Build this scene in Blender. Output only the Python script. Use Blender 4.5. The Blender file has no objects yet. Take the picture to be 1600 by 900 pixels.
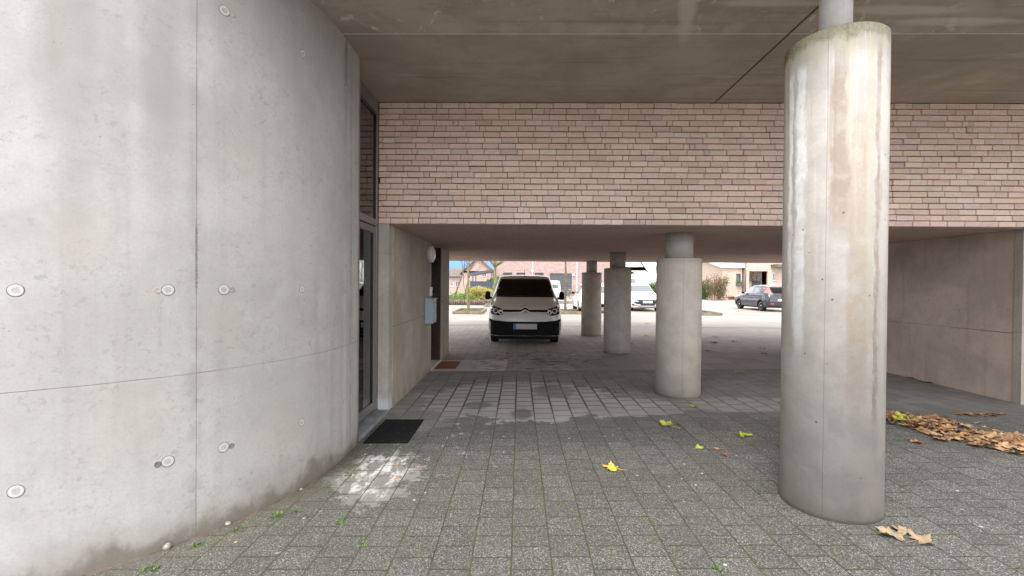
import bpy, bmesh, math, random
from mathutils import Vector, Matrix
from mathutils.bvhtree import BVHTree
R = math.radians
random.seed(7)
scene = bpy.context.scene
COL = scene.collection

# ------------------------------------------------------------------ camera
F = 711.0
CAM = Vector((0, 0, 1.5))
Yd = Vector((11, 6, -F)).normalized()
Zd = Vector((.008, 1, 0)); Zd = (Zd - Yd * Zd.dot(Yd)).normalized()
Xd = Yd.cross(Zd)
W2C = Matrix((Xd, Yd, Zd)).transposed()      # world -> camera axes
cam_d = bpy.data.cameras.new('camera'); cam = bpy.data.objects.new('camera', cam_d); COL.objects.link(cam)
cam.matrix_world = Matrix.Translation(CAM) @ W2C.transposed().to_4x4()
cam_d.sensor_width = 36; cam_d.lens = F / 1600 * 36
cam_d.clip_start = .05; cam_d.clip_end = 2000
scene.camera = cam

def ray(px, py): return W2C.transposed() @ Vector((px - 800, 450 - py, -F))
def at(px, py, Y):                              # a point of the photograph at depth Y
    d = ray(px, py); return CAM + d * (Y / d.y)
def hfloor(x, y):                               # drainage fall of the paved floor
    w = 1 if y < 9 else max(0, min(1, (16 - y) / 7)); w = w * w * (3 - 2 * w)
    return .0185 * max(-6, min(9, x)) * w
def onfloor(px, py):
    d = ray(px, py); t = 1.5 / -d.z
    for _ in range(12):
        p = CAM + d * t; t += (p.z - hfloor(p.x, p.y)) / -d.z
    return CAM + d * t

# ------------------------------------------------------------------ helpers
def tag(o, label=None, cat=None, group=None, kind=None):
    if label: o['label'] = label
    if cat: o['category'] = cat
    if group: o['group'] = group
    if kind: o['kind'] = kind
    return o
def thing(name, label, cat, loc=(0, 0, 0), rz=0, group=None):
    o = bpy.data.objects.new(name, None); COL.objects.link(o)
    o.location = loc; o.rotation_euler = (0, 0, rz); o.empty_display_size = .2
    return tag(o, label, cat, group)
def root_of(o):
    while o.parent: o = o.parent
    return o
class MB:
    def __init__(s): s.v = []; s.f = []; s.smooth = []; s.col = []
    def add(s, vs, fs, smooth=False, col=None):
        b = len(s.v); s.v += [Vector(v) for v in vs]
        for f in fs: s.f.append([b + i for i in f]); s.smooth.append(smooth); s.col.append(col)
        return s
    def box(s, a, b, col=None, j=0):
        x0, y0, z0 = a; x1, y1, z1 = b
        vs = [(x0,y0,z0),(x1,y0,z0),(x1,y1,z0),(x0,y1,z0),(x0,y0,z1),(x1,y0,z1),(x1,y1,z1),(x0,y1,z1)]
        return s.add(vs, [(0,3,2,1),(4,5,6,7),(0,1,5,4),(1,2,6,5),(2,3,7,6),(3,0,4,7)], False, col)
    def tube(s, pts, rads, n=8, caps=True, smooth=True, flat=1.0):
        pts = [Vector(p) for p in pts]; rings = []
        up = None
        for i, p in enumerate(pts):
            d = (pts[min(i+1, len(pts)-1)] - pts[max(i-1, 0)])
            if d.length < 1e-9: d = Vector((0,0,1))
            d.normalize()
            if up is None: up = Vector((0,0,1)) if abs(d.z) < .9 else Vector((0,1,0))
            a = d.cross(up).normalized(); b = a.cross(d).normalized(); up = b
            r = rads[i] if hasattr(rads, '__len__') else rads
            rings.append([p + (a*math.cos(2*math.pi*k/n) + b*math.sin(2*math.pi*k/n)*flat)*r for k in range(n)])
        vs = [v for r_ in rings for v in r_]
        fs = [(i*n+k, i*n+(k+1)%n, (i+1)*n+(k+1)%n, (i+1)*n+k) for i in range(len(pts)-1) for k in range(n)]
        s.add(vs, fs, smooth)
        if caps:
            b = len(s.v) - len(vs)
            s.f.append([b+k for k in range(n)][::-1]); s.f.append([b+(len(pts)-1)*n+k for k in range(n)])
            s.smooth += [False, False]; s.col += [None, None]
        return s
    def lathe(s, prof, M=None, n=32, smooth=True):       # prof (r, z) pairs
        vs = []; M = M or Matrix.Identity(4)
        for r, z in prof:
            for k in range(n):
                a = 2*math.pi*k/n; vs.append(M @ Vector((r*math.cos(a), r*math.sin(a), z)))
        m = len(prof)
        fs = [(i*n+k, i*n+(k+1)%n, (i+1)*n+(k+1)%n, (i+1)*n+k) for i in range(m-1) for k in range(n)]
        s.add(vs, fs, smooth)
        b = len(s.v) - len(vs)
        if prof[0][0] > 1e-4: s.f.append([b+k for k in range(n)][::-1]); s.smooth.append(False); s.col.append(None)
        if prof[-1][0] > 1e-4: s.f.append([b+(m-1)*n+k for k in range(n)]); s.smooth.append(False); s.col.append(None)
        return s
    def prism(s, poly, fn, d):                            # poly 2D, fn(u,v,w)->3D, depth d
        n = len(poly)
        vs = [fn(u, v, 0) for u, v in poly] + [fn(u, v, d) for u, v in poly]
        fs = [list(range(n)), list(range(2*n-1, n-1, -1))] + [(i, i+n, (i+1)%n+n, (i+1)%n) for i in range(n)]
        return s.add(vs, fs)
    def build(s, name, m=None, parent=None, world=False, bevel=0, base=True, seg=2):
        vs = s.v
        off = Vector((0, 0, 0))
        if world and parent is not None: off = root_of(parent).location.copy()
        elif parent is None and base and vs:
            xs = [v.x for v in vs]; ys = [v.y for v in vs]; zs = [v.z for v in vs]
            off = Vector(((min(xs)+max(xs))/2, (min(ys)+max(ys))/2, min(zs)))
        me = bpy.data.meshes.new(name); me.from_pydata([v - off for v in vs], [], s.f)
        for i, p in enumerate(me.polygons): p.use_smooth = s.smooth[i]
        if any(c is not None for c in s.col):
            ca = me.color_attributes.new('tint', 'FLOAT_COLOR', 'CORNER')
            for p in me.polygons:
                c = s.col[p.index] or (1, 1, 1)
                for li in p.loop_indices: ca.data[li].color = (*c, 1)
        bm = bmesh.new(); bm.from_mesh(me); bmesh.ops.recalc_face_normals(bm, faces=bm.faces)
        if bevel:
            es = [e for e in bm.edges if len(e.link_faces) == 2 and e.calc_face_angle(0) > .6]
            bmesh.ops.bevel(bm, geom=es, offset=bevel, segments=seg, profile=.5, affect='EDGES')
        bm.to_mesh(me); bm.free()
        if m: me.materials.append(m)
        o = bpy.data.objects.new(name, me); COL.objects.link(o)
        if parent is not None: o.parent = parent
        else: o.location = off
        return o

# ------------------------------------------------------------------ node DSL
class NT:
    def __init__(s, m): s.nt = m.node_tree; s.N = s.nt.nodes; s.L = s.nt.links
    def put(s, sock, v):
        if isinstance(v, bpy.types.NodeSocket): s.L.new(v, sock)
        elif v is not None:
            if sock.type == 'RGBA' and len(v) == 3: v = (*v, 1)
            sock.default_value = v
    def m(s, op, a, b=None, c=None):
        n = s.N.new('ShaderNodeMath'); n.operation = op
        s.put(n.inputs[0], a); s.put(n.inputs[1], b); s.put(n.inputs[2], c)
        return n.outputs[0]
    def add(s, a, b): return s.m('ADD', a, b)
    def sub(s, a, b): return s.m('SUBTRACT', a, b)
    def mul(s, a, b): return s.m('MULTIPLY', a, b)
    def mx(s, a, b): return s.m('MAXIMUM', a, b)
    def mn(s, a, b): return s.m('MINIMUM', a, b)
    def step(s, x, lo, hi, a=0., b=1.):
        n = s.N.new('ShaderNodeMapRange'); n.interpolation_type = 'SMOOTHSTEP'
        s.put(n.inputs[0], x); s.put(n.inputs[1], lo); s.put(n.inputs[2], hi); s.put(n.inputs[3], a); s.put(n.inputs[4], b)
        return n.outputs[0]
    def xyz(s, v):
        n = s.N.new('ShaderNodeSeparateXYZ'); s.put(n.inputs[0], v); return n.outputs
    def vec(s, x=0, y=0, z=0):
        n = s.N.new('ShaderNodeCombineXYZ'); s.put(n.inputs[0], x); s.put(n.inputs[1], y); s.put(n.inputs[2], z); return n.outputs[0]
    def pos(s): return s.N.new('ShaderNodeNewGeometry').outputs['Position']
    def obj(s): return s.N.new('ShaderNodeTexCoord').outputs['Object']
    def uv(s): return s.N.new('ShaderNodeTexCoord').outputs['UV']
    def scale(s, v, k):
        n = s.N.new('ShaderNodeVectorMath'); n.operation = 'MULTIPLY'; s.put(n.inputs[0], v); s.put(n.inputs[1], k); return n.outputs[0]
    def noise(s, v, sc, det=3, rough=.55, dist=0):
        n = s.N.new('ShaderNodeTexNoise'); s.put(n.inputs['Vector'], v)
        n.inputs['Scale'].default_value = sc; n.inputs['Detail'].default_value = det
        n.inputs['Roughness'].default_value = rough; n.inputs['Distortion'].default_value = dist
        return n.outputs[0]
    def vor(s, v, sc, out='Distance', rnd=1):
        n = s.N.new('ShaderNodeTexVoronoi'); s.put(n.inputs['Vector'], v); n.inputs['Scale'].default_value = sc
        n.inputs['Randomness'].default_value = rnd; return n.outputs[out]
    def rnd(s, v):
        n = s.N.new('ShaderNodeTexWhiteNoise'); n.noise_dimensions = '3D'; s.put(n.inputs['Vector'], v); return n.outputs
    def mix(s, f, a, b, mode='MIX'):
        n = s.N.new('ShaderNodeMix'); n.data_type = 'RGBA'; n.blend_type = mode
        s.put(n.inputs[0], f); s.put(n.inputs[6], a); s.put(n.inputs[7], b); return n.outputs[2]
    def ell(s, x, y, cx, cy, rx, ry, edge, wob=None):     # 1 inside a wobbly ellipse
        dx = s.m('DIVIDE', s.sub(x, cx), rx); dy = s.m('DIVIDE', s.sub(y, cy), ry)
        d = s.m('SQRT', s.add(s.mul(dx, dx), s.mul(dy, dy)))
        if wob is not None: d = s.add(d, wob)
        return s.step(d, 1 - edge, 1 + edge, 1., 0.)
    def bump(s, h, strength=.3, dist=.01):
        n = s.N.new('ShaderNodeBump'); n.inputs['Strength'].default_value = strength; n.inputs['Distance'].default_value = dist
        s.put(n.inputs['Height'], h); return n.outputs[0]
    def out(s, col, rough=.8, normal=None, metal=0, spec=.5, **kw):
        p = s.N['Principled BSDF']; s.put(p.inputs['Base Color'], col); s.put(p.inputs['Roughness'], rough)
        p.inputs['Metallic'].default_value = metal; p.inputs['Specular IOR Level'].default_value = spec
        if normal is not None: s.L.new(normal, p.inputs['Normal'])
        for k, v in kw.items(): s.put(p.inputs[k], v)
def newmat(name):
    m = bpy.data.materials.new(name); m.use_nodes = True; return m, NT(m)
def simple(name, col, rough=.6, var=.12, sc=8, metal=0, bump=0, spec=.5, coord='obj', **kw):
    m, n = newmat(name)
    v = n.obj() if coord == 'obj' else n.pos()
    t = n.noise(v, sc, 4)
    c = n.mix(n.step(t, .3, .7), tuple(k*(1-var) for k in col), tuple(min(1, k*(1+var)) for k in col))
    n.out(c, rough, n.bump(n.noise(v, sc*8, 3), bump, .01) if bump else None, metal, spec, **kw)
    return m

# ------------------------------------------------------------------ materials
def concrete(name, base, warm=.0, joints_z=None, vseams=(), streak=.25, dirt=.0, blotch=.2, pores=True, uv=False, fine=1., extra=None):
    m, n = newmat(name)
    P = n.uv() if uv else n.pos()
    x, y, z = n.xyz(P)
    if uv: u, z = x, y; P3 = n.vec(u, 0, z)
    else: u = n.add(x, y); P3 = P
    big = n.noise(P3, 1.3, 5, .6, .4); mid = n.noise(P3, 6, 5, .65); fin = n.noise(P3, 60, 4, .6)
    stv = n.scale(P3, (7, 7, .45)); st = n.noise(stv, 1.0, 5, .6, .3)
    b = Vector(base)
    c = n.mix(n.step(big, .35, .68), tuple(b*(1-blotch)), tuple(b*(1+blotch*.45)))
    c = n.mix(n.mul(n.step(mid, .45, .75), .5), c, tuple(b*.8))
    c = n.mix(n.mul(n.step(fin, .35, .7), .22), c, tuple(b*.7))
    c = n.mix(n.mul(n.step(st, .52, .72), streak), c, (b.x*.5, b.y*.49, b.z*.46))
    rust = n.mul(n.step(n.noise(n.scale(P3, (3, 3, 1.1)), 1.4, 4, .6), .6, .78), .35 + warm)
    c = n.mix(n.mul(rust, .5), c, (b.x*.93, b.y*.84, b.z*.68))
    h = n.add(n.mul(mid, .5), n.mul(fin, .35))
    if pores:
        d = n.vor(P3, 26*fine); sel = n.step(n.noise(P3, 5.5, 2), .55, .62)
        pr = n.mul(n.step(d, .035, .1, 1., 0.), sel)
        # short dark scratches left by the formwork
        sc = n.step(n.noise(n.scale(n.vec(n.add(u, z), n.sub(u, z), 0), (1., 3.5, 1)), 26, 3, .7), .66, .72)
        sc = n.mul(sc, n.step(n.noise(P3, 2.2, 3), .42, .62))
        c = n.mix(n.mul(pr, .8), c, tuple(b*.22)); c = n.mix(n.mul(sc, .6), c, tuple(b*.42))
        mot = n.mul(n.step(n.noise(P3, 22, 6, .8, .6), .53, .62), n.step(n.noise(P3, 2.4, 5, .7), .42, .58)); c = n.mix(n.mul(mot, .40), c, tuple(b*.5))
        mot2 = n.step(n.noise(P3, 75, 3, .7, .3), .58, .66); c = n.mix(n.mul(mot2, .25), c, tuple(b*.55))
        lt = n.step(n.noise(n.scale(P3, (1, 1, .6)), 3.3, 5, .7, .4), .55, .72); c = n.mix(n.mul(lt, .3), c, tuple(b*1.22))
        h = n.sub(h, n.mul(pr, 1.2))
    if joints_z is not None:
        for jz, wj in joints_z:
            zz = n.add(z, n.mul(n.sub(n.noise(n.vec(u, 0, 0), 4, 3), .5), .012))
            d = n.m('ABSOLUTE', n.sub(zz, jz))
            l = n.step(d, wj*.5, wj*1.6, 1., 0.)
            brk = n.step(n.noise(n.vec(u, 3, 0), 3.2, 3), .35, .6, .25, 1.)
            c = n.mix(n.mul(l, n.mul(brk, .8)), c, tuple(b*.33)); h = n.sub(h, n.mul(l, 1.5))
            hal = n.mul(n.step(d, 0, .05, 1., 0.), n.step(n.noise(n.vec(u, 7, 0), 1.7, 3), .55, .75))
            c = n.mix(n.mul(hal, .45), c, (b.x*.42, b.y*.42, b.z*.34))
    for us, wj in vseams:
        uu = n.add(u, n.mul(n.sub(n.noise(n.vec(0, 0, z), 7, 4), .5), .01))
        l = n.step(n.m('ABSOLUTE', n.sub(uu, us)), wj*.5, wj*1.7, 1., 0.)
        brk = n.step(n.noise(n.vec(9, 0, z), 4, 3), .3, .6, .3, 1.)
        c = n.mix(n.mul(l, n.mul(brk, .85)), c, tuple(b*.25)); h = n.sub(h, n.mul(l, 1.6))
        rz_ = n.mul(n.step(n.add(z, n.mul(n.sub(mid, .5), .3)), 1.35, 1.5), n.step(n.add(z, n.mul(n.sub(mid, .5), .3)), 1.78, 1.9, 1., 0.))
        rl_ = n.mul(n.mul(rz_, n.step(n.m('ABSOLUTE', n.sub(n.add(uu, n.mul(n.sub(fin, .5), .03)), us)), .004, .009, 1., 0.)), n.step(fin, .35, .55))
        c = n.mix(n.mul(rl_, .7), c, tuple(b*.3)); h = n.sub(h, rl_)
        c = n.mix(n.mul(n.step(n.m('ABSOLUTE', n.sub(uu, us)), .0, .06, .35, 0.), n.step(mid, .4, .6)), c, tuple(b*.55))
    if dirt:
        w = n.add(z, n.mul(n.sub(n.noise(n.scale(P3, (1.5, 1.5, 1)), 2.2, 5, .65), .5), -.55))
        a = n.step(w, -.12, .30, 1., 0.)
        c = n.mix(n.mul(a, dirt*.75), c, (.17, .15, .105))
        a2 = n.step(w, -.02, .11, 1., 0.)
        c = n.mix(n.mul(a2, dirt*.8), c, (.075, .06, .035))
    if extra: c = extra(n, c, u, z, P3)
    n.out(c, n.step(mid, .3, .7, .72, .9), n.bump(h, .35, .006), spec=.35)
    return m

def mat_pavers():
    m, n = newmat('pavers')
    P = n.pos(); x, y, z = n.xyz(P)
    MX, MY = .2165, .214
    wx = n.mul(n.sub(n.noise(n.scale(P, (1, 1, 0)), 1.3, 2), .5), .012)
    u = n.m('DIVIDE', n.add(n.add(x, .029), wx), MX); col = n.m('FLOOR', u)
    odd = n.m('FLOORED_MODULO', col, 2.)
    jig = n.mul(n.sub(n.rnd(n.vec(col, 5, 0))[0], .5), .06)
    v = n.add(n.add(n.m('DIVIDE', n.sub(y, 2.383), MY), n.mul(odd, .5)), jig); row = n.m('FLOOR', v)
    fu = n.m('FRACT', u); fv = n.m('FRACT', v)
    wob = n.mul(n.sub(n.noise(P, 40, 3), .5), .0035)
    eu = n.add(n.mul(n.mn(fu, n.sub(1., fu)), MX), wob); ev = n.add(n.mul(n.mn(fv, n.sub(1., fv)), MY), wob)
    # border course of bigger slabs between y = 7.87 and 9.05
    inb = n.mul(n.step(y, 7.868, 7.872), n.step(y, 9.05, 9.054, 1., 0.))
    bu = n.m('DIVIDE', n.add(x, .2), .6); bc = n.m('FLOOR', bu); bfu = n.m('FRACT', bu)
    bv = n.m('DIVIDE', n.sub(y, 7.87), .592); bfv = n.m('FRACT', bv); brow = n.m('FLOOR', bv)
    beu = n.mul(n.mn(bfu, n.sub(1., bfu)), .6); bev = n.mul(n.mn(bfv, n.sub(1., bfv)), .592)
    mixf = lambda a, b: n.add(n.mul(a, n.sub(1., inb)), n.mul(b, inb))
    eu = mixf(eu, beu); ev = mixf(ev, bev)
    r1 = n.rnd(n.vec(mixf(col, bc), mixf(row, n.add(brow, 50.)), 1))[0]
    jl = n.step(eu, .0018, .0058, 1., 0.); jc = n.step(ev, .0016, .0062, 1., 0.)
    far = n.step(y, 4.3, 6.2)
    jcross = n.mul(jc, n.step(n.rnd(n.vec(col, row, 8))[0], 0., .6, .75, 1.))
    joint = n.mx(jl, jcross)
    # exposed aggregate
    ag = n.vor(P, 190, 'Color'); agx = n.xyz(ag)[0]
    ag2 = n.noise(P, 260, 2, .6)
    speck = n.step(agx, .25, .95); g = n.add(n.mul(speck, .7), n.mul(n.step(ag2, .35, .65), .3))
    c = n.mix(g, (.030, .030, .028), (.172, .17, .162))
    bright = n.step(agx, .93, .96)
    c = n.mix(n.mul(bright, .6), c, (.38, .375, .36))
    lum = n.step(r1, 0., 1., .90, 1.09)
    c = n.mix(1., c, n.vec(lum, lum, lum), 'MULTIPLY')
    big = n.noise(P, .55, 4, .6); mid = n.noise(P, 2.6, 5, .65, .5); fine = n.noise(P, 14, 5, .7)
    c = n.mix(n.mul(n.step(mid, .42, .66), .30), c, (.075, .073, .068))
    # smoother, paler, worn laying further in
    worn = n.mul(n.step(y, 4.4, 6.0), .65)
    c = n.mix(n.mul(worn, 1.15), c, n.mix(r1, (.225, .218, .208), (.285, .277, .265)))
    W = n.mul(n.sub(mid, .5), 1.1); Wf = n.add(W, n.mul(n.sub(fine, .5), .7))
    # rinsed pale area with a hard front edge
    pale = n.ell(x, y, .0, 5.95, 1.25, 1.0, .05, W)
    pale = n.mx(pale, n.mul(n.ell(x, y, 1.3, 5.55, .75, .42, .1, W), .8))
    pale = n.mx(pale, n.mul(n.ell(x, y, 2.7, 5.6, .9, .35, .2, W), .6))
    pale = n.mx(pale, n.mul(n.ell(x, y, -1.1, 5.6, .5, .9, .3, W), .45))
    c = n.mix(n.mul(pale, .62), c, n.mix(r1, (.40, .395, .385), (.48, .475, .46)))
    dk = n.mx(n.ell(x, y, .5, 6.35, .28, .35, .25, n.mul(Wf, 1.3)), n.ell(x, y, -.5, 5.65, .16, .16, .25, n.mul(Wf, .9)))
    dk = n.mx(dk, n.mul(n.ell(x, y, .05, 5.25, .12, .22, .25, Wf), .9))
    c = n.mix(n.mul(dk, .75), c, (.09, .086, .078))
    # darker old laying under the building
    c = n.mix(n.mul(n.step(y, 9.04, 9.1), .72), c, n.mix(r1, (.30, .265, .24), (.36, .32, .29)))
    c = n.mix(n.mul(inb, .5), c, n.mix(r1, (.32, .29, .26), (.40, .365, .335)))
    c = n.mix(n.mul(n.mul(inb, n.ell(x, y, -.95, 8.5, .75, 2, .03)), .8), c, (.52, .50, .47))
    oil = n.mul(n.ell(x, y, .35, 9.0, 1.3, 1.3, .5, W), n.step(n.noise(n.scale(P, (1.2, 3, 1)), 3.4, 4, .6, .6), .5, .58))
    c = n.mix(n.mul(oil, .7), c, (.055, .048, .042))
    # lime spills beside the doorway
    sp = n.ell(x, y, -1.13, 3.62, .24, .42, .3, n.mul(Wf, 1.3))
    film = n.mul(n.ell(x, y, -1.09, 3.5, .30, .40, .14, n.mul(Wf, 2.6)), .42)
    c = n.mix(film, c, (.33, .325, .32))
    c = n.mix(n.mul(n.mul(sp, .7), n.step(n.noise(n.scale(P, (1.6, .8, 1)), 5, 6, .72, .15), .47, .58)), c, (.66, .655, .65))
    spl = n.mul(n.step(n.noise(n.scale(P, (1.5, 1, 1)), 5, 6, .75, .5), .60, .66), n.ell(x, y, -.9, 4.35, .75, .95, .4, W))
    c = n.mix(n.mul(spl, .75), c, (.62, .61, .6))
    dots = n.mul(n.step(n.vor(P, 7), .05, .09, 1., 0.), n.step(n.noise(P, 1.2, 1), .5, .56))
    c = n.mix(n.mul(dots, .8), c, (.5, .5, .49))
    # joints
    jcol = n.mix(n.step(y, 4.9, 5.6), (.035, .038, .022), (.035, .03, .026))
    strong = n.mx(n.mul(n.sub(1., far), .95), n.mx(n.mul(pale, 1.), .55))
    c = n.mix(n.mul(joint, strong), c, jcol)
    jdm = n.mx(n.mul(pale, n.step(y, 5.0, 5.8)), n.mul(n.ell(x, y, .1, 6.3, 1.5, 1.1, .4, W), n.step(n.noise(P, 1.9, 3), .4, .55)))
    jd = n.mul(n.step(n.mn(eu, ev), .002, .020, 1., 0.), jdm)
    c = n.mix(n.mul(jd, .85), c, (.04, .034, .028))
    # moss film and moss in the joints
    ms = n.mul(n.ell(x, y, .1, 3.0, 2.4, 1.1, .6, W), n.step(fine, .38, .62))
    ms = n.mx(ms, n.mul(n.ell(x, y, -1.45, 2.95, .75, .75, .5, W), .9))
    c = n.mix(n.mul(ms, .22), c, (.085, .09, .035))
    nj = n.step(eu, .001, .007, 1., 0.)
    c = n.mix(n.mul(n.mul(nj, n.step(mid, .42, .6)), n.mul(n.sub(1., far), .5)), c, (.07, .085, .03))
    # soil along the curved wall
    dxw = n.add(x, 3.62); dyw = n.sub(y, 3.95); dw = n.sub(n.m('SQRT', n.add(n.mul(dxw, dxw), n.mul(dyw, dyw))), 2.1)
    dw = n.add(dw, n.mul(n.sub(n.noise(P, 9, 4, .7), .5), .09))
    soil = n.mul(n.step(dw, .0, .05, 1., 0.), n.step(y, 4.2, 4.4, 1., 0.))
    c = n.mix(n.mul(soil, .85), c, n.mix(n.step(fine, .4, .6), (.06, .045, .03), (.17, .12, .09)))
    film2 = n.mul(n.step(dw, .05, .4, 1., 0.), n.step(y, 4.2, 4.6, 1., 0.))
    c = n.mix(n.mul(film2, .35), c, (.12, .11, .08))
    h = n.sub(n.add(n.mul(g, .12), n.mul(r1, .25)), n.mul(joint, 1.4))
    rough = n.sub(.93, n.mul(n.mx(dk, n.mul(pale, .3)), .45))
    n.out(c, rough, n.bump(h, .6, .004), spec=.3)
    return m

def mat_road():
    m, n = newmat('road_surface')
    P = n.pos(); x, y, z = n.xyz(P)
    a = n.noise(P, .35, 5, .6); b = n.noise(P, 3, 5, .6); f = n.noise(P, 90, 3, .7)
    c = n.mix(n.step(a, .3, .7), (.27, .245, .225), (.345, .315, .295))
    c = n.mix(n.mul(n.step(b, .5, .75), .35), c, (.32, .28, .25))
    c = n.mix(n.mul(n.step(f, .4, .7), .3), c, (.25, .23, .21))
    n.out(c, .9, n.bump(f, .3, .004), spec=.25)
    return m
def mat_tint(name, rough=.85, bump=.5):
    m, n = newmat(name)
    a = n.N.new('ShaderNodeVertexColor'); a.layer_name = 'tint'
    P = n.pos(); f = n.noise(P, 55, 4, .65); g = n.noise(n.scale(P, (1, 1, 3)), 9, 4, .6, .6)
    c = n.mix(n.mul(n.step(f, .4, .75), .3), a.outputs[0], (.25, .17, .13))
    c = n.mix(n.mul(n.step(g, .55, .75), .28), c, (.72, .63, .57))
    big = n.noise(n.scale(P, (1, 1, .6)), .8, 3)
    c = n.mix(n.mul(n.step(big, .45, .7), .2), c, (.42, .30, .22))
    n.out(c, rough, n.bump(n.add(f, g), bump, .004), spec=.2)
    return m
def mat_brick(name, c1, c2, mortar, bw=.2, bh=.067, swap='xz', rough=.9, jw=.006, bump=.4):
    m, n = newmat(name)
    P = n.pos(); x, y, z = n.xyz(P)
    V = {'xz': n.vec(x, z, 0), 'yz': n.vec(y, z, 0), 'xy': n.vec(x, y, 0), 'sz': n.vec(n.add(x, y), z, 0)}[swap]
    b = n.N.new('ShaderNodeTexBrick'); n.put(b.inputs['Vector'], V)
    b.inputs['Scale'].default_value = 1; b.inputs['Brick Width'].default_value = bw; b.inputs['Row Height'].default_value = bh
    b.inputs['Mortar Size'].default_value = jw; b.inputs['Mortar Smooth'].default_value = .2
    n.put(b.inputs['Color1'], c1); n.put(b.inputs['Color2'], c2); n.put(b.inputs['Mortar'], mortar)
    t = n.noise(P, 3, 4, .6); f = n.noise(P, 45, 3)
    c = n.mix(n.mul(n.step(t, .4, .7), .3), b.outputs[0], tuple(k*.7 for k in c1))
    n.out(c, rough, n.bump(n.sub(n.mul(f, .4), b.outputs[1]), bump, .005), spec=.2)
    return m
def curved_extra(n, c, u, z, P):
    W = n.mul(n.sub(n.noise(P, 3.5, 5, .7), .5), 1.0)
    for cu, cz, ru, rz, k in ((1.87, 2.75, .10, .9, .5), (1.52, 2.62, .09, .55, .55), (1.70, 2.45, .06, .5, .3), (1.98, 2.9, .05, .6, .3), (.5, 3.3, .8, .35, .3)):
        c = n.mix(n.mul(n.ell(u, z, cu, cz, ru, rz, .6, W), k), c, (.25, .245, .225))
    for cu, cz, ru, rz in ((1.85, 1.72, .12, .12), (1.65, .75, .16, .2), (1.2, 1.25, .08, .12), (1.05, 2.3, .07, .06), (.8, .45, .2, .15)):
        c = n.mix(n.mul(n.ell(u, z, cu, cz, ru, rz, .7, n.mul(W, 1.6)), .25), c, (.39, .35, .28))
    bug = n.mul(n.step(n.vor(P, 6.5), .02, .034, 1., 0.), n.step(z, 2.0, 2.6))
    return n.mix(n.mul(bug, .9), c, (.05, .05, .045))
M = {}
M['curved'] = concrete('curved_wall_concrete', (.405, .400, .385), joints_z=[(.95, .0018)], vseams=[(1.34, .0015), (-.14, .0018), (3.6, .0015)],
                       streak=.16, dirt=.68, blotch=.13, uv=True, extra=curved_extra)
M['conc'] = concrete('pale_concrete', (.40, .365, .32), joints_z=[(.97, .004)], streak=.35, dirt=.25, blotch=.22)
M['conc_side'] = concrete('side_wall_concrete', (.52, .43, .365), joints_z=[(.95, .005)], vseams=[], streak=.3, dirt=.2, blotch=.2)
def pier_extra(n, c, u, z, P):
    w = n.add(z, n.mul(n.sub(n.noise(P, 9, 5, .7), .5), .3))
    return n.mix(n.mul(n.step(w, .1, .2, 1., 0.), .85), c, (.52, .54, .58))
M['pier'] = concrete('pier_concrete', (.42, .40, .37), joints_z=[(1.85, .004)], streak=.3, dirt=.1, blotch=.2, extra=pier_extra)
def ceil_extra(n, c, u, z, P):
    x, y, zz = n.xyz(P)
    W = n.mul(n.sub(n.noise(n.scale(P, (1, 2.2, 1)), 1.6, 5, .65, .8), .5), 1.0)
    # formwork seam
    l = n.step(n.m('ABSOLUTE', n.sub(y, 3.875)), .003, .012, 1., 0.)
    c = n.mix(n.mul(n.step(n.m('ABSOLUTE', n.sub(y, 5.07)), .002, .008, 1., 0.), n.mul(n.step(x, 2.25, 2.3), .5)), c, (.30, .27, .23))
    near = n.step(y, 3.86, 3.88, 1., 0.)
    c = n.mix(n.mul(near, n.mul(n.step(n.noise(P, 1.1, 5, .7, .7), .45, .62), .6)), c, (.50, .455, .36))
    c = n.mix(n.mul(near, n.mul(n.step(n.noise(n.scale(P, (1.3, 1, 1)), 2.6, 6, .75, 1.2), .58, .65), .8)), c, (.66, .62, .55))
    c = n.mix(n.mul(n.step(n.noise(n.scale(P, (.7, 2.4, 1)), 1.7, 4, .6, .4), .55, .7), .4), c, (.50, .455, .395))
    c = n.mix(n.mul(n.step(n.noise(n.scale(P, (.3, 6, 1)), 2.0, 4, .6, .2), .56, .66), .35), c, (.24, .195, .155))
    for cx, rx in ((-.6, .13), (-.1, .1), (.3, .07), (.62, .12), (.95, .06), (1.15, .09), (1.35, .1), (1.75, .09), (2.6, .1), (3.1, .12)):
        c = n.mix(n.mul(n.ell(x, y, cx, 3.80, rx, .085, .35, n.mul(W, 1.6)), .38), c, (.56, .52, .46))
    for cx, cy, rx, ry in ((2.9, 3.55, .45, .06), (3.5, 3.7, .5, .05), (1.25, 3.45, .06, .5), (1.9, 3.45, .35, .05), (3.1, 3.3, .2, .1)):
        c = n.mix(n.mul(n.ell(n.add(x, n.mul(n.sub(y, cy), -.3)), y, cx, cy, rx, ry, .5, n.mul(W, .8)), .7), c, (.66, .61, .52))
    c = n.mix(n.mul(l, .85), c, (.66, .62, .56))
    dj = n.step(n.m('ABSOLUTE', n.sub(x, 2.25)), .008, .014, 1., 0.)
    return n.mix(n.mul(dj, .9), c, (.06, .045, .035))
M['ceil'] = concrete('ceiling_concrete', (.41, .365, .30), streak=0, blotch=.16, pores=False, extra=ceil_extra)
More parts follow.
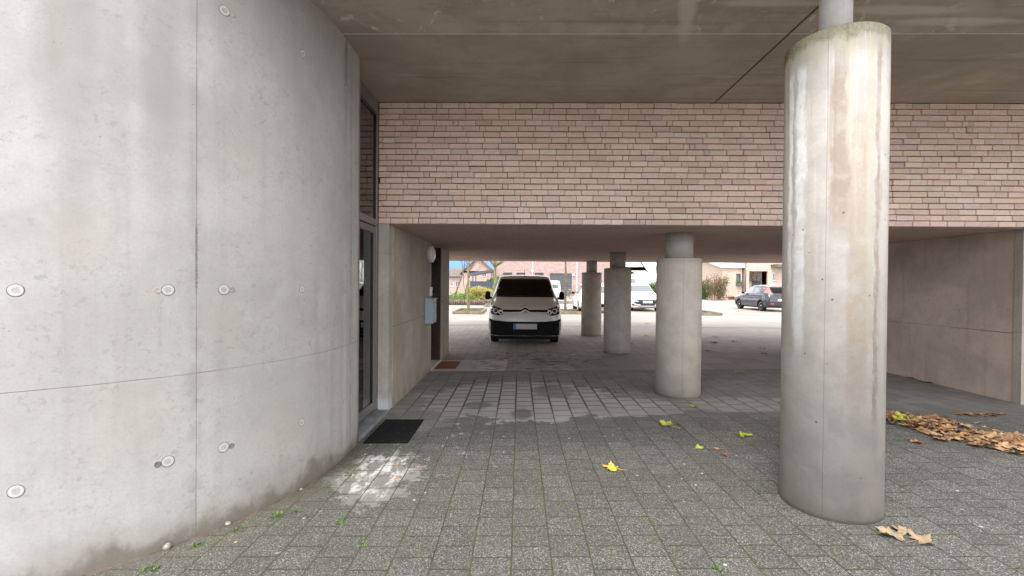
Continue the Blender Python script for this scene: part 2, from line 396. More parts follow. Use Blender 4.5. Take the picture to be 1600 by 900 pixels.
def col_mat(name, top, base, strong):
    m, n = newmat(name)
    P = n.obj(); x, y, z = n.xyz(P)
    a = n.m('ARCTAN2', y, x); ca = n.m('COSINE', a); sa = n.m('SINE', a)
    Q = n.vec(ca, sa, n.mul(z, .22)); P2 = n.vec(n.mul(x, 1), y, z)
    st = n.noise(Q, 4.2, 5, .62, .25); st2 = n.noise(n.vec(ca, sa, n.mul(z, .12)), 9, 5, .65, .2)
    mid = n.noise(P2, 4.5, 5, .65, .3); fin = n.noise(P2, 70, 3, .6)
    b = Vector(base)
    c = n.mix(n.step(mid, .32, .7), tuple(b*.86), tuple(b*1.08))
    zt = n.step(z, top*.35, top)                       # weathering starts at the head
    c = n.mix(n.mul(n.mul(n.step(st, .5, .68), .6), n.add(n.mul(zt, strong), .12)), c, (b.x*.62, b.y*.55, b.z*.45))
    c = n.mix(n.mul(n.mul(n.step(st2, .53, .7), .6), n.add(n.mul(zt, strong), .08)), c, (.56, .55, .54))
    c = n.mix(n.mul(n.step(fin, .4, .7), .15), c, tuple(b*.65))
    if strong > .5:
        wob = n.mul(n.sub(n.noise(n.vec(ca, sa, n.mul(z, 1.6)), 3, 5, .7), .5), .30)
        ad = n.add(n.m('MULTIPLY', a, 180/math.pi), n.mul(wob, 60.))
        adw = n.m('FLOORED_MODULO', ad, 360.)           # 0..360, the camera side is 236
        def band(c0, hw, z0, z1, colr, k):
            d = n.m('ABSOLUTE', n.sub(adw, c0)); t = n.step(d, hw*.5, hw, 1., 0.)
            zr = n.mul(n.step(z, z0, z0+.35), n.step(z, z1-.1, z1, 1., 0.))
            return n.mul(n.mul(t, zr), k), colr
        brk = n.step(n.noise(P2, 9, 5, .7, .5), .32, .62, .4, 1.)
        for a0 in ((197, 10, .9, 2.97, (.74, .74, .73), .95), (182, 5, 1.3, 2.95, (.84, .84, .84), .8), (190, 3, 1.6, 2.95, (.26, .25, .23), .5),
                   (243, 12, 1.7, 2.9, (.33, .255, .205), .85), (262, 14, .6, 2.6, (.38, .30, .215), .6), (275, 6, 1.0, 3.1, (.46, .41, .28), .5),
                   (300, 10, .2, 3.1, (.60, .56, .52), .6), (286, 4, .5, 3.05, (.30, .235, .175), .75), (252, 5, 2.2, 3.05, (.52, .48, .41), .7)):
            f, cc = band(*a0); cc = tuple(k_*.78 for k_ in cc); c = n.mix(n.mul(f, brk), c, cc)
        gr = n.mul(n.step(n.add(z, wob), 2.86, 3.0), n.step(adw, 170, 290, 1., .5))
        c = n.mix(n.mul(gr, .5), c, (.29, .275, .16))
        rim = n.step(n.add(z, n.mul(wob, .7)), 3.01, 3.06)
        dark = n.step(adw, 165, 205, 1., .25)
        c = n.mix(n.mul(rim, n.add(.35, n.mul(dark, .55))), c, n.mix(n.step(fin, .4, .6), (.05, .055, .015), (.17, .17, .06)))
        seam = n.step(n.m('ABSOLUTE', n.sub(n.m('FLOORED_MODULO', n.m('MULTIPLY', a, 180/math.pi), 360.), 229.)), .25, .6, 1., 0.)
        c = n.mix(n.mul(seam, .45), c, tuple(b*.4))
        spots = n.mul(n.step(n.vor(P2, 11), .05, .085, 1., 0.), n.step(n.noise(P2, 3, 2), .42, .5))
        c = n.mix(n.mul(spots, .85), c, (.07, .065, .055))
    else:
        adw = n.m('FLOORED_MODULO', n.m('MULTIPLY', a, 180/math.pi), 360.)
        seam = n.step(n.m('ABSOLUTE', n.sub(adw, 262.)), .4, 1.1, 1., 0.); c = n.mix(n.mul(seam, .4), c, tuple(b*.5))
        spots = n.mul(n.step(n.vor(P2, 13), .05, .09, 1., 0.), n.step(n.noise(P2, 3, 2), .5, .6)); c = n.mix(n.mul(spots, .7), c, tuple(b*.25))
        rim = n.step(n.add(z, n.mul(n.sub(mid, .5), .1)), top-.1, top)
        c = n.mix(n.mul(rim, .4), c, (b.x*.6, b.y*.58, b.z*.5))
    foot = n.step(n.add(z, n.mul(n.sub(n.noise(P2, 5, 4, .7), .5), .16)), .0, .16, 1., 0.)
    c = n.mix(n.mul(foot, .5), c, (.24, .235, .17)); ft = n.step(n.add(z, n.mul(n.sub(fin, .5), .03)), .03, .06, 1., 0.); c = n.mix(n.mul(ft, .6), c, (.09, .08, .06))
    n.out(c, .8, n.bump(n.add(n.mul(mid, .4), fin), .25, .004), spec=.35)
    return m
M['col_big'] = col_mat('weathered_column_concrete', 3.1, (.395, .375, .345), .95)
M['col'] = col_mat('column_concrete', 1.84, (.48, .445, .39), .25)
M['pavers'] = mat_pavers(); M['road'] = mat_road()
M['brick'] = mat_tint('pale_pink_brick')
M['mortar'] = simple('mortar_shadow', (.035, .022, .018), .95, .2, 20)
M['soffit'] = mat_brick('brick_slip_soffit', (.60, .46, .38), (.53, .40, .33), (.38, .28, .22), .2, .067, 'xy', jw=.004)
M['alu'] = simple('grey_aluminium', (.20, .19, .185), .38, .06, 12, metal=.35)
M['alu_dark'] = simple('dark_gasket', (.02, .02, .02), .5)
M['blue'] = simple('bluestone', (.20, .215, .24), .6, .3, 9, bump=.2)
M['door'] = simple('brown_door_leaf', (.045, .032, .025), .3, .3, 6)
M['dark'] = simple('dark_interior', (.03, .028, .025), .9)
M['curtain'] = simple('grey_curtain', (.22, .22, .2), .9, .15, 5)
M['white'] = simple('white_plastic', (.72, .71, .69), .4, .05)
M['lampglass'] = simple('frosted_lamp_glass', (.78, .77, .74), .15, .05)
M['box'] = simple('bluegrey_enamel', (.30, .36, .42), .4, .05, 10)
M['white_paint'] = simple('white_car_paint', (.80, .80, .79), .22, .02, **{'Coat Weight': .6})
M['beige_paint'] = simple('pale_van_paint', (.66, .645, .62), .28, .03, **{'Coat Weight': .5})
M['navy_paint'] = simple('navy_car_paint', (.012, .014, .024), .22, .05, **{'Coat Weight': .8})
M['plastic'] = simple('black_plastic', (.006, .006, .006), .7, .1, spec=.15)
M['tyre'] = simple('tyre_rubber', (.014, .014, .014), .85, .2, spec=.2)
M['rim'] = simple('alloy_rim', (.55, .55, .56), .3, .05, metal=.7)
M['glass'] = simple('dark_car_glass', (.004, .004, .005), .12, .05, spec=.18)
M['glass_lit'] = simple('car_glass', (.10, .12, .13), .04, .05, spec=.8, **{'Coat Weight': .7})
M['chrome'] = simple('chrome_trim', (.92, .91, .90), .3, .02, metal=.25)
M['lampclear'] = simple('headlamp_cover', (.035, .035, .035), .08, .1, spec=.8)
M['reflector'] = simple('headlamp_reflector', (.95, .95, .98), .2, .02, metal=.1, **{'Coat Weight': 1.})
M['red'] = simple('red_lens', (.55, .03, .03), .2, .1)
M['pink'] = simple('pale_red_lens', (.65, .16, .15), .2, .1)
M['plate'] = simple('plate_grey', (.46, .44, .43), .5, .03)
M['plate_w'] = simple('plate_white', (.72, .72, .70), .5, .03)
M['eu_blue'] = simple('plate_blue', (.04, .12, .42), .5, .03)
M['plate_red'] = simple('plate_characters', (.25, .12, .12), .5)
M['navy'] = simple('navy_fence_panel', (.04, .055, .085), .6, .2, 4, coord='pos')
M['timber'] = simple('weathered_timber', (.20, .17, .12), .85, .3, 6, bump=.3, coord='pos')
M['edging'] = simple('palisade_timber', (.15, .12, .09), .9, .4, 5, bump=.3, coord='pos')
M['soil'] = simple('bed_soil', (.07, .05, .03), .95, .3, 3, coord='pos')
M['bark'] = simple('mossy_bark', (.17, .165, .07), .9, .4, 9, bump=.5)
M['bark2'] = simple('grey_bark', (.12, .105, .085), .9, .35, 9, bump=.5)
M['pinkbrick'] = mat_brick('pink_facade_brick', (.50, .37, .32), (.40, .27, .24), (.50, .42, .38), .22, .075, 'xz', jw=.01)
M['palebrick'] = mat_brick('pale_facade_brick', (.52, .41, .33), (.46, .35, .28), (.55, .46, .40), .22, .075, 'sz', jw=.01)
M['rosebrick'] = mat_brick('mottled_rose_brick', (.40, .29, .265), (.27, .19, .175), (.44, .37, .34), .35, .11, 'xz', jw=.012)
M['render'] = simple('cream_render', (.72, .69, .64), .9, .08, 1, coord='pos')
M['roof'] = simple('brown_grey_tiles', (.14, .115, .095), .85, .25, 3, bump=.3, coord='pos')
M['roof_red'] = simple('pink_tiles', (.34, .22, .18), .85, .25, 3, bump=.3, coord='pos')
M['darkgrey'] = simple('dark_grey_metal', (.075, .08, .09), .5, .15, 3, coord='pos')
M['hglass'] = simple('house_glass', (.09, .11, .12), .08, .2, 1, spec=.8)
M['trim'] = simple('white_trim', (.7, .7, .68), .6, .05)
M['brass'] = simple('galvanised', (.4, .4, .4), .4, .1, metal=.6)
def leafmat(name, c1, c2, sc=3.):
    m, n = newmat(name); P = n.obj()
    c = n.mix(n.step(n.noise(n.scale(P, (1, 1, 1)), 22, 3), .35, .65), c1, c2)
    vein = n.step(n.noise(P, 60, 3), .55, .7)
    c = n.mix(n.mul(vein, .3), c, tuple(k*.6 for k in c1))
    n.out(c, .75, spec=.3); return m
M['l_yg'] = leafmat('yellow_green_leaf', (.26, .34, .04), (.45, .44, .06))
M['l_y'] = leafmat('yellow_leaf', (.62, .50, .07), (.52, .38, .06))
M['l_br'] = leafmat('brown_leaf', (.20, .11, .055), (.33, .20, .10))
M['l_or'] = leafmat('tan_leaf', (.42, .25, .13), (.32, .17, .08))
M['l_tan'] = leafmat('faded_tan_leaf', (.50, .33, .20), (.40, .25, .14))
M['l_pale'] = leafmat('pale_leaf', (.33, .26, .18), (.24, .17, .105))
M['l_red'] = leafmat('reddish_leaf', (.22, .06, .03), (.30, .10, .05))
def folmat(name, cols):
    m, n = newmat(name)
    r = n.N.new('ShaderNodeNewGeometry').outputs['Random Per Island']
    c = n.mix(n.step(r, .1, .5), cols[0], cols[1]); c = n.mix(n.step(r, .55, .95), c, cols[2])
    n.out(c, .8, spec=.25); return m
M['f_green'] = folmat('green_ground_plants', ((.05, .13, .02), (.11, .22, .03), (.22, .30, .06)))
M['f_yellow'] = folmat('yellowing_shrub', ((.22, .24, .05), (.38, .34, .10), (.42, .33, .14)))
M['f_hedge'] = folmat('hedge_green', ((.04, .08, .02), (.08, .13, .03), (.14, .17, .05)))
M['f_brown'] = folmat('beech_hedge_brown', ((.12, .08, .05), (.20, .13, .08), (.16, .15, .06)))
M['f_weed'] = folmat('weed_green', ((.04, .09, .02), (.09, .17, .03), (.16, .22, .05)))

# ------------------------------------------------------------------ ground
def sheet(name, xs, ys, dz, m, label=None, kind='structure', zf=hfloor):
    vs = [(x, y, zf(x, y) + dz) for y in ys for x in xs]; nx = len(xs)
    fs = [(j*nx+i, j*nx+i+1, (j+1)*nx+i+1, (j+1)*nx+i) for j in range(len(ys)-1) for i in range(nx-1)]
    mb = MB(); mb.add(vs, fs, True); o = mb.build(name, m, base=False); tag(o, kind=kind)
    if label: o['label'] = label
    return o
fr = lambda a, b, s: [a + (b-a)*i/s for i in range(s+1)]
sheet('ground', [-400, -150, -60, -25, -12] + fr(-6, 9, 30) + [14, 25, 60, 150, 400],
      [-200, -60, -20, -8] + fr(-4, 16.4, 40) + [18, 22, 30, 40, 60, 100, 200, 500], -.004, M['road'])
sheet('paved_floor', fr(-6, 9, 30), fr(-4, 16.4, 40), 0, M['pavers'])
sheet('kerb_line', fr(-14, 16, 40), [16.404, 16.50], .006, simple('kerb_stone', (.24, .225, .21), .9, .2, 6, coord='pos'))
sheet('kerb_gap', fr(-14, 16, 40), [16.36, 16.40], .004, simple('kerb_gap_dark', (.08, .07, .06), .9, .2, 6, coord='pos'))

# ------------------------------------------------------------------ the curved wall
CX, CY, RW = -3.62, 3.95, 2.1
def wpt(u, z, out=0.):
    if u < 0: return Vector((-1.52 + out, CY - u, z))
    th = u / RW; return Vector((CX + (RW+out)*math.cos(th), CY - (RW+out)*math.sin(th), z))
def curved_wall():
    t = thing('curved_wall', 'tall curved pale concrete wall with round tie hole caps, left of the glazed door', 'wall', (-2.2, 3.0, 0))
    us = [-.36] + [-.36 + .06*i for i in range(1, 7)] + fr(0, 7.4, 150)
    H = 6.6; zs = fr(-.12, H, 8); T = .2
    bm = bmesh.new(); uvl = bm.loops.layers.uv.new('UVMap')
    og = t.location
    def grid(out, flip):
        g = [[bm.verts.new(wpt(u, z, out) - og) for z in zs] for u in us]
        for i in range(len(us)-1):
            for j in range(len(zs)-1):
                q = [g[i][j], g[i+1][j], g[i+1][j+1], g[i][j+1]]; c = [(us[i], zs[j]), (us[i+1], zs[j]), (us[i+1], zs[j+1]), (us[i], zs[j+1])]
                if not flip: q.reverse(); c.reverse()
                f = bm.faces.new(q); f.smooth = True
                for l, uv in zip(f.loops, c): l[uvl].uv = uv
        return g
    a = grid(0, False); b = grid(-T, True)
    for i in (0, len(us)-1):                       # end faces
        for j in range(len(zs)-1):
            f = bm.faces.new([a[i][j], a[i][j+1], b[i][j+1], b[i][j]][::(1 if i == 0 else -1)])
            for l, uv in zip(f.loops, [(us[i], zs[j]), (us[i], zs[j+1]), (us[i]-T, zs[j+1]), (us[i]-T, zs[j])][::(1 if i == 0 else -1)]): l[uvl].uv = uv
    for i in range(len(us)-1):
        f = bm.faces.new([a[i][-1], a[i+1][-1], b[i+1][-1], b[i][-1]])
        for l in f.loops: l[uvl].uv = (us[i], H)
    bmesh.ops.recalc_face_normals(bm, faces=bm.faces)
    me = bpy.data.meshes.new('wall_surface'); bm.to_mesh(me); bm.free(); me.materials.append(M['curved'])
    o = bpy.data.objects.new('wall_surface', me); COL.objects.link(o); o.parent = t
    capm = simple('tie_cap_mortar', (.47, .47, .465), .8, .08, 40, bump=.3); ringm = simple('tie_ring_shadow', (.17, .165, .15), .9, .3, 50)
    k = 0
    for u in (2.68, 2.08, 1.48, 1.19, .61, .0, 3.27):
        for z in (.46, 1.45, 3.19, 4.2):
            if z > 3 and u > 1.3: continue
            r = .029 if u > 1. else .024
            if u < .1: r = .02
            n_ = wpt(u, z, 1) - wpt(u, z, 0); n_.normalize()
            q = n_.to_track_quat('Z', 'Y').to_matrix().to_4x4()
            Mx = Matrix.Translation(wpt(u, z) - t.location) @ q
            ring = MB(); ring.lathe([(r*1.16, -.004), (r*1.14, .0004), (r*1.02, .0008), (r*1.0, -.002)], Mx, 28)
            rg = ring.build('tie_hole_ring', ringm, t)
            cap = MB(); cap.lathe([(r*1.02, -.004), (r*1.0, .0012), (r*.93, .0016), (r*.55, -.0002), (.0005, -.0004)], Mx, 28)
            cap.build('tie_hole_cap', capm, t)
            if u in (1.48, 1.19):                    # small plug beside it
                s = 1 if u > 1.3 else -1
                Mx2 = Matrix.Translation(wpt(u + s*.047, z + (.0 if z > 1 else -.004)) - t.location) @ q
                MB().lathe([(r*.62, -.004), (r*.6, .002), (r*.45, .001), (.0005, .0)], Mx2, 20).build('small_plug', ringm if z < 1 else M['conc'], t)
    return t
curved_wall()
for u, sz, lb in ((1.487, .022, 'grey pebble lodged at the foot of the curved wall, nearer the camera'), (1.168, .018, 'rough white lump of mortar at the foot of the curved wall right of the seam'),
                  (.627, .013, 'small pale stone at the foot of the curved wall near the doorway')):
    bm = bmesh.new(); bmesh.ops.create_icosphere(bm, subdivisions=3, radius=sz)
    for v in bm.verts:
        k = 1 + .22*math.sin(v.co.x*120+u*9)*math.cos(v.co.y*90) + random.uniform(-.05, .05); v.co *= k; v.co.z *= .8
    me = bpy.data.meshes.new('pebble'); bm.to_mesh(me); bm.free(); me.materials.append(simple('pebble_stone', (.26, .245, .22), .9, .3, 40, bump=.4))
    for p_ in me.polygons: p_.use_smooth = True
    o = bpy.data.objects.new('pebble', me); COL.objects.link(o); o.location = wpt(u, hfloor(-2, 3) + sz*.6, sz*.75)
    tag(o, lb, 'pebble')

# ------------------------------------------------------------------ concrete ceiling, upper storey, brick beam
slab = MB(); slab.box((-4.2, 2.45, 3.62), (9.2, 5.33, 3.92)); slab.box((-4.2, 5.33, 3.64), (9.2, 14.3, 3.92))
tag(slab.build('ceiling_slab', M['ceil']), 'brown grey stained concrete ceiling slab above the brick band', 'ceiling')
up = thing('upper_storey', 'pale brick upper storey standing on the concrete slab', 'building', (2.5, 8.5, 3.92))
ub = MB(); ub.box((-4.2, 2.5, 3.921), (9.2, 14.3, 7.0)); ub.build('wall', M['palebrick'], up, world=True)
MB().box((-4.4, 2.3, 7.0), (9.4, 14.5, 7.2)).build('roof_edge', M['darkgrey'], up, world=True)

bb = thing('brick_band', 'long overhanging band of pale pink brick with brick slip underside', 'wall', (2.2, 9.7, 2.2))
def brick_face(x0, x1, y, z0, courses, ch):
    mb = MB(); L = .195; rg = random.Random(3)
    for r in range(courses):
        z = z0 + r*ch; x = x0 - rg.choice((0, .05, .1, .15)); first = True
        while x < x1:
            q = rg.random(); w = L if q < .82 else (L*.72 if q < .91 else L*.34)
            a, b = max(x, x0), min(x + w, x1)
            if b - a > .02:
                t = rg.gauss(0, 1); k = 1 + .06*t
                hz = (r/courses)
                base = Vector((.64, .49, .42))*k
                base.x += rg.uniform(-.02, .025); base.z += rg.uniform(-.02, .02)
                if rg.random() < .05: base = base.lerp(Vector((.70, .60, .54)), .5)
                if rg.random() < .08: base *= .88
                j = rg.uniform(-.006, .006); g = .0035; zj = rg.uniform(-.0012, .0012)
                col = tuple(base)
                a0, b0 = a + g*rg.uniform(.3, .8), b - g*rg.uniform(.3, .8); c0, c1 = z + .0032 + zj, z + ch - .0048 + zj
                yf = y + j; e = .004
                vs = [(a0, y+.05, c0), (b0, y+.05, c0), (b0, y+.05, c1), (a0, y+.05, c1),
                      (a0, yf+e, c0), (b0, yf+e, c0), (b0, yf+e, c1), (a0, yf+e, c1),
                      (a0+e, yf, c0+e*.7), (b0-e, yf, c0+e*.7), (b0-e, yf + rg.uniform(-.002, .002), c1-e*.7), (a0+e, yf, c1-e*.7)]
                fs = [(0, 1, 5, 4), (1, 2, 6, 5), (2, 3, 7, 6), (3, 0, 4, 7), (4, 5, 9, 8), (5, 6, 10, 9), (6, 7, 11, 10), (7, 4, 8, 11), (8, 9, 10, 11)]
                mb.add(vs, fs, False, col)
            x += w
    return mb
brick_face(-1.66, 9.0, 5.33, 2.2, 21, 1.42/21).build('brick_face', M['brick'], bb, world=True)
core = MB(); core.box((-1.90, 5.352, 2.206), (9.0, 13.9, 3.62)); core.box((-4.2, 9.96, 2.206), (-1.90, 13.9, 3.62)); core.build('band_core', M['mortar'], bb, world=True)
sf = MB(); sf.box((-1.90, 5.35, 2.200), (9.0, 14.0, 2.206)); sf.box((-4.2, 9.96, 2.200), (-1.90, 14.0, 2.206)); sf.build('brick_soffit', M['soffit'], bb, world=True)
MB().box((-4.2, 13.9, 2.206), (9.0, 14.0, 3.62)).build('rear_face', M['palebrick'], bb, world=True)
MB().box((8.9, 5.36, 2.21), (9.001, 13.89, 3.61)).build('side_face', M['palebrick'], bb, world=True)

# ------------------------------------------------------------------ columns
cols = [(2.108, 3.10, 3.12, .095, 'col_big', 3.62, 'tall weathered concrete column with green mossy rim, nearest the camera'),
        (2.15, 6.16, 1.855, .178, 'col', 2.2, 'second concrete column, short and pale, just under the brick band'),
        (2.135, 9.9, 1.86, .168, 'col', 2.2, 'third column along the row, darker, right of the parked van'),
        (2.13, 13.4, 1.86, .155, 'col', 2.2, 'farthest small concrete column beside the white car')]
for x, y, top, rn, mk, ce, lb in cols:
    z0 = hfloor(x, y) - .03
    t = thing('concrete_column', lb, 'column', (x, y, z0), 0, 'round concrete columns in a row')
    h = top - z0; r = .29
    MB().lathe([(r, 0), (r, h-.012), (r-.012, h), (.01, h+.001)], None, 96).build('shaft', M[mk], t)
    MB().lathe([(rn, h), (rn, ce - z0 + .001)], None, 64).build('neck', col_mat('neck_concrete', 9, (.48, .47, .45) if mk == 'col_big' else (.40, .38, .345), .3), t)

# ------------------------------------------------------------------ left: glazed door, pier, recess wall
gd = thing('glazed_door', 'tall grey aluminium glazed door with upper pane between curved wall and pier', 'door', (-1.66, 4.75, 0))
XF = -1.66
fm = MB()
for a, b in (((XF-.05, 5.27, .02), (XF+.0, 5.328, 3.62)), ((XF-.05, 4.18, .02), (XF+.0, 4.25, 3.62)),
             ((XF-.05, 4.25, 3.50), (XF+.0, 5.27, 3.62)), ((XF-.05, 4.25, 2.16), (XF+.0, 5.27, 2.24))):
    fm.box(a, b)
fm.build('frame', M['alu'], gd, world=True, bevel=.003)
hm = MB(); hm.box((XF-.04, 4.25, 3.455), (XF+.012, 5.27, 3.485)); hm.box((XF-.06, 4.25, 3.487), (XF-.02, 5.27, 3.499)); hm.build('head_rail', M['alu'], gd, world=True)
lf = MB()
for a, b in (((XF-.045, 5.185, .03), (XF-.008, 5.262, 2.15)), ((XF-.045, 4.255, .03), (XF-.008, 4.33, 2.15)),
             ((XF-.045, 4.33, .03), (XF-.008, 5.185, .125)), ((XF-.045, 4.33, 2.075), (XF-.008, 5.185, 2.15))):
    lf.box(a, b)
lf.build('door_leaf', M['alu'], gd, world=True, bevel=.003)
def pane_mat():
    m, n = newmat('window_pane')
    g = n.N.new('ShaderNodeBsdfGlossy'); g.inputs['Roughness'].default_value = .02; n.put(g.inputs['Color'], (.85, .88, .86))
    t = n.N.new('ShaderNodeBsdfTransparent'); n.put(t.inputs['Color'], (.55, .58, .56))
    f = n.N.new('ShaderNodeFresnel'); f.inputs['IOR'].default_value = 1.6
    mx = n.N.new('ShaderNodeMixShader'); n.L.new(n.add(n.mul(f.outputs[0], 1.), .06), mx.inputs[0])
    n.L.new(t.outputs[0], mx.inputs[1]); n.L.new(g.outputs[0], mx.inputs[2])
    n.L.new(mx.outputs[0], n.N['Material Output'].inputs[0]); return m
M['pane'] = pane_mat()
MB().box((XF-.03, 4.32, .12), (XF-.024, 5.19, 2.08)).build('lower_pane', M['pane'], gd, world=True)
MB().box((XF-.03, 4.24, 2.23), (XF-.024, 5.275, 3.46)).build('upper_pane', M['pane'], gd, world=True)
gk = MB(); gk.box((XF-.022, 5.178, .125), (XF-.009, 5.185, 2.075)); gk.box((XF-.022, 5.262, 2.24), (XF-.009, 5.27, 3.45)); gk.build('gasket', M['alu_dark'], gd, world=True)
cu = MB(); npt = 120
vs = []; 
for i in range(npt+1):
    y = 4.2 + 1.1*i/npt; x = XF - .22 + .03*math.sin(i*.55) + .012*math.sin(i*1.7)
    vs += [(x, y, .05), (x, y, 2.12)]
cu.add(vs, [(2*i, 2*i+2, 2*i+3, 2*i+1) for i in range(npt)], True); cu.build('curtain', M['curtain'], gd, world=True)
rm = MB(); rm.box((-3.5, 4.1, -.1), (-3.4, 5.45, 3.9)); rm.box((-3.4, 4.1, -.1), (XF-.06, 4.18, 3.62)); rm.box((-3.4, 5.45, -.1), (-1.92, 5.53, 3.62)); rm.box((-3.4, 4.18, -.1), (XF-.06, 5.45, -.03))
rm.build('room_behind', M['dark'], gd, world=True)
sl = MB(); sl.box((-1.72, 4.25, -.06), (-1.525, 5.325, .012)); tag(sl.build('door_sill', M['blue'], bevel=.004), 'blue grey stone sill below the glazed door', 'sill')
pr = MB(); pr.box((-1.66, 5.33, -.08), (-1.55, 5.55, 2.2)); pr.box((-1.55, 5.334, -.08), (-1.536, 5.36, 2.2)); 
rw = thing('recess_wall', 'grey concrete wall with a doorway running back beneath the brick band', 'wall', (-1.7, 7.5, 0))
pr.build('pier', M['pier'], rw, world=True, bevel=.005)
w1 = MB(); w1.box((-1.9, 5.53, -.08), (-1.662, 7.97, 2.2)); w1.box((-1.662, 5.552, -.08), (-1.54, 7.97, 2.2)); w1.build('wall_panel', M['conc'], rw, world=True)
MB().box((-1.9, 8.98, -.08), (-1.53, 9.95, 2.2)).build('end_panel', M['conc'], rw, world=True, bevel=.006)
lb_ = MB(); lb_.box((-4.2, 9.70, -.08), (-1.902, 9.94, 3.62)); lb_.box((-4.2, 5.6, -.08), (-4.0, 9.698, 3.62)); lb_.build('rear_panel', M['conc'], rw, world=True)
dd = thing('entrance_door', 'dark brown door set back in the recess wall behind the mailbox', 'door', (-1.75, 8.47, 0))
MB().box((-1.80, 8.02, .02), (-1.76, 8.93, 2.12)).build('door_leaf', M['door'], dd, world=True)
f2 = MB(); f2.box((-1.82, 7.972, -.05), (-1.73, 8.02, 2.2)); f2.box((-1.82, 8.93, -.05), (-1.545, 8.978, 2.198)); f2.box((-1.82, 8.02, 2.12), (-1.73, 8.93, 2.2)); f2.build('frame', M['door'], dd, world=True)
MB().tube([(-1.76, 8.85, 1.02), (-1.71, 8.85, 1.02), (-1.71, 8.73, 1.02)], .011, 10).build('handle', M['brass'], dd, world=True)
MB().box((-1.9, 7.972, -.1), (-1.82, 8.978, 2.2)).build('backing', M['dark'], dd, world=True)
MB().box((-1.76, 7.98, -.05), (-1.53, 8.975, -.008)).build('threshold', M['trim'], dd, world=True)
MB().box((-1.533, 9.02, 1.12), (-1.522, 9.05, 1.16)).build('bolt_plate', M['alu_dark'], rw, world=True)

# lamp, bell, mailbox
wl = thing('wall_lamp', 'round white wall lamp high on the recess wall above the mailbox', 'lamp', (-1.54, 7.72, 2.0))
Ry = Matrix.Rotation(R(90), 4, 'Y')
MB().lathe([(.145, 0), (.148, .055), (.14, .065)], Ry, 40).build('lamp_body', M['white'], wl)
MB().lathe([(.128, .064), (.12, .085), (.085, .105), (.04, .115), (.001, .117)], Ry, 40).build('lamp_glass', M['lampglass'], wl)
MB().lathe([(.140, .0645), (.138, .075), (.129, .0755)], Ry, 40).build('lamp_ring', M['chrome'], wl)
bl = thing('door_bell', 'small white doorbell box on the recess wall between the lamp and the mailbox', 'doorbell', (-1.54, 7.86, 1.36))
MB().box((0, -.04, -.075), (.035, .04, .075)).build('bell_case', M['white'], bl, bevel=.006)
MB().lathe([(.012, .035), (.011, .04), (.001, .04)], Matrix.Rotation(R(90), 4, 'Y'), 16).build('button', M['alu_dark'], bl)
mbx = thing('mailbox', 'blue grey metal mailbox fixed to the recess wall beside the dark door', 'mailbox', (-1.54, 7.62, .84))
MB().box((.0, -.17, 0), (.125, .17, .40)).build('case', M['box'], mbx, bevel=.005)
MB().prism([(-.005, .40), (.145, .40), (.145, .412), (-.005, .425)], lambda u, v, w: Vector((u, -.18 + w, v)), .36).build('lid', M['box'], mbx, bevel=.003)
MB().box((.125, -.13, .33), (.130, .13, .355)).build('slot_flap', M['alu'], mbx)
MB().box((.125, -.15, .03), (.129, .15, .30)).build('front_door', M['box'], mbx, bevel=.002)
MB().box((.129, .06, .08), (.132, .13, .14)).build('name_tag', M['white'], mbx)
MB().lathe([(.01, .129), (.009, .135), (.001, .135)], Matrix.Translation((0, -.1, .2)) @ Matrix.Rotation(R(90), 4, 'Y'), 14).build('lock', M['chrome'], mbx)

# mats
def mat_obj(name, x0, x1, y0, y1, h, m, lb, rz=0):
    mb = MB(); nx, ny = 24, 24; rg = random.Random(4)
    def z(x, y): return hfloor(x, y) + h + rg.uniform(-.0012, .0012)
    vs = [(x0+(x1-x0)*i/nx, y0+(y1-y0)*j/ny, z(x0+(x1-x0)*i/nx, y0+(y1-y0)*j/ny)) for j in range(ny+1) for i in range(nx+1)]
    fs = [(j*(nx+1)+i, j*(nx+1)+i+1, (j+1)*(nx+1)+i+1, (j+1)*(nx+1)+i) for j in range(ny) for i in range(nx)]
    mb.add(vs, fs)
    mb.add([(x0, y0, hfloor(x0,y0)+.001), (x1, y0, hfloor(x1,y0)+.001), (x1, y0, hfloor(x1,y0)+h), (x0, y0, hfloor(x0,y0)+h),
            (x1, y1, hfloor(x1,y1)+.001), (x1, y1, hfloor(x1,y1)+h), (x0, y1, hfloor(x0,y1)+.001), (x0, y1, hfloor(x0,y1)+h)],
           [(0, 1, 2, 3), (1, 4, 5, 2), (4, 6, 7, 5), (6, 0, 3, 7)])
    return tag(mb.build(name, m), lb, 'doormat')
mm, n = newmat('black_rubber_mat'); P = n.pos()
rib = n.m('SINE', n.mul(n.xyz(P)[1], 420.)); deb = n.mul(n.step(n.vor(P, 38), .12, .26, 1., 0.), n.step(n.noise(P, 9, 3), .52, .6))
c = n.mix(n.step(rib, -.5, .8), (.003, .003, .004), (.009, .009, .010)); c = n.mix(deb, c, (.16, .10, .05))
n.out(c, .85, n.bump(rib, .5, .003), spec=.25); M['mat_black'] = mm
M['mat_coir'] = simple('brown_coir', (.20, .085, .035), .98, .35, 60, bump=.8)
mat_obj('rubber_doormat', -1.47, -1.045, 4.29, 5.02, .012, M['mat_black'], 'black ribbed rubber doormat in front of the glazed door')
mat_obj('coir_doormat', -1.49, -1.12, 8.08, 8.78, .02, M['mat_coir'], 'brown coir doormat in front of the dark recessed door')

# right hand wall
sw = thing('side_wall', 'low warm grey concrete wall beneath the right end of the brick band', 'wall', (6.3, 7.5, 0))
MB().box((6.0, 5.6, -.02), (6.3, 9.95, 2.2)).build('wall_panel', M['conc_side'], sw, world=True)
MB().box((5.985, 5.50, -.02), (6.35, 5.598, 2.2)).build('end_post', M['conc'], sw, world=True, bevel=.004)


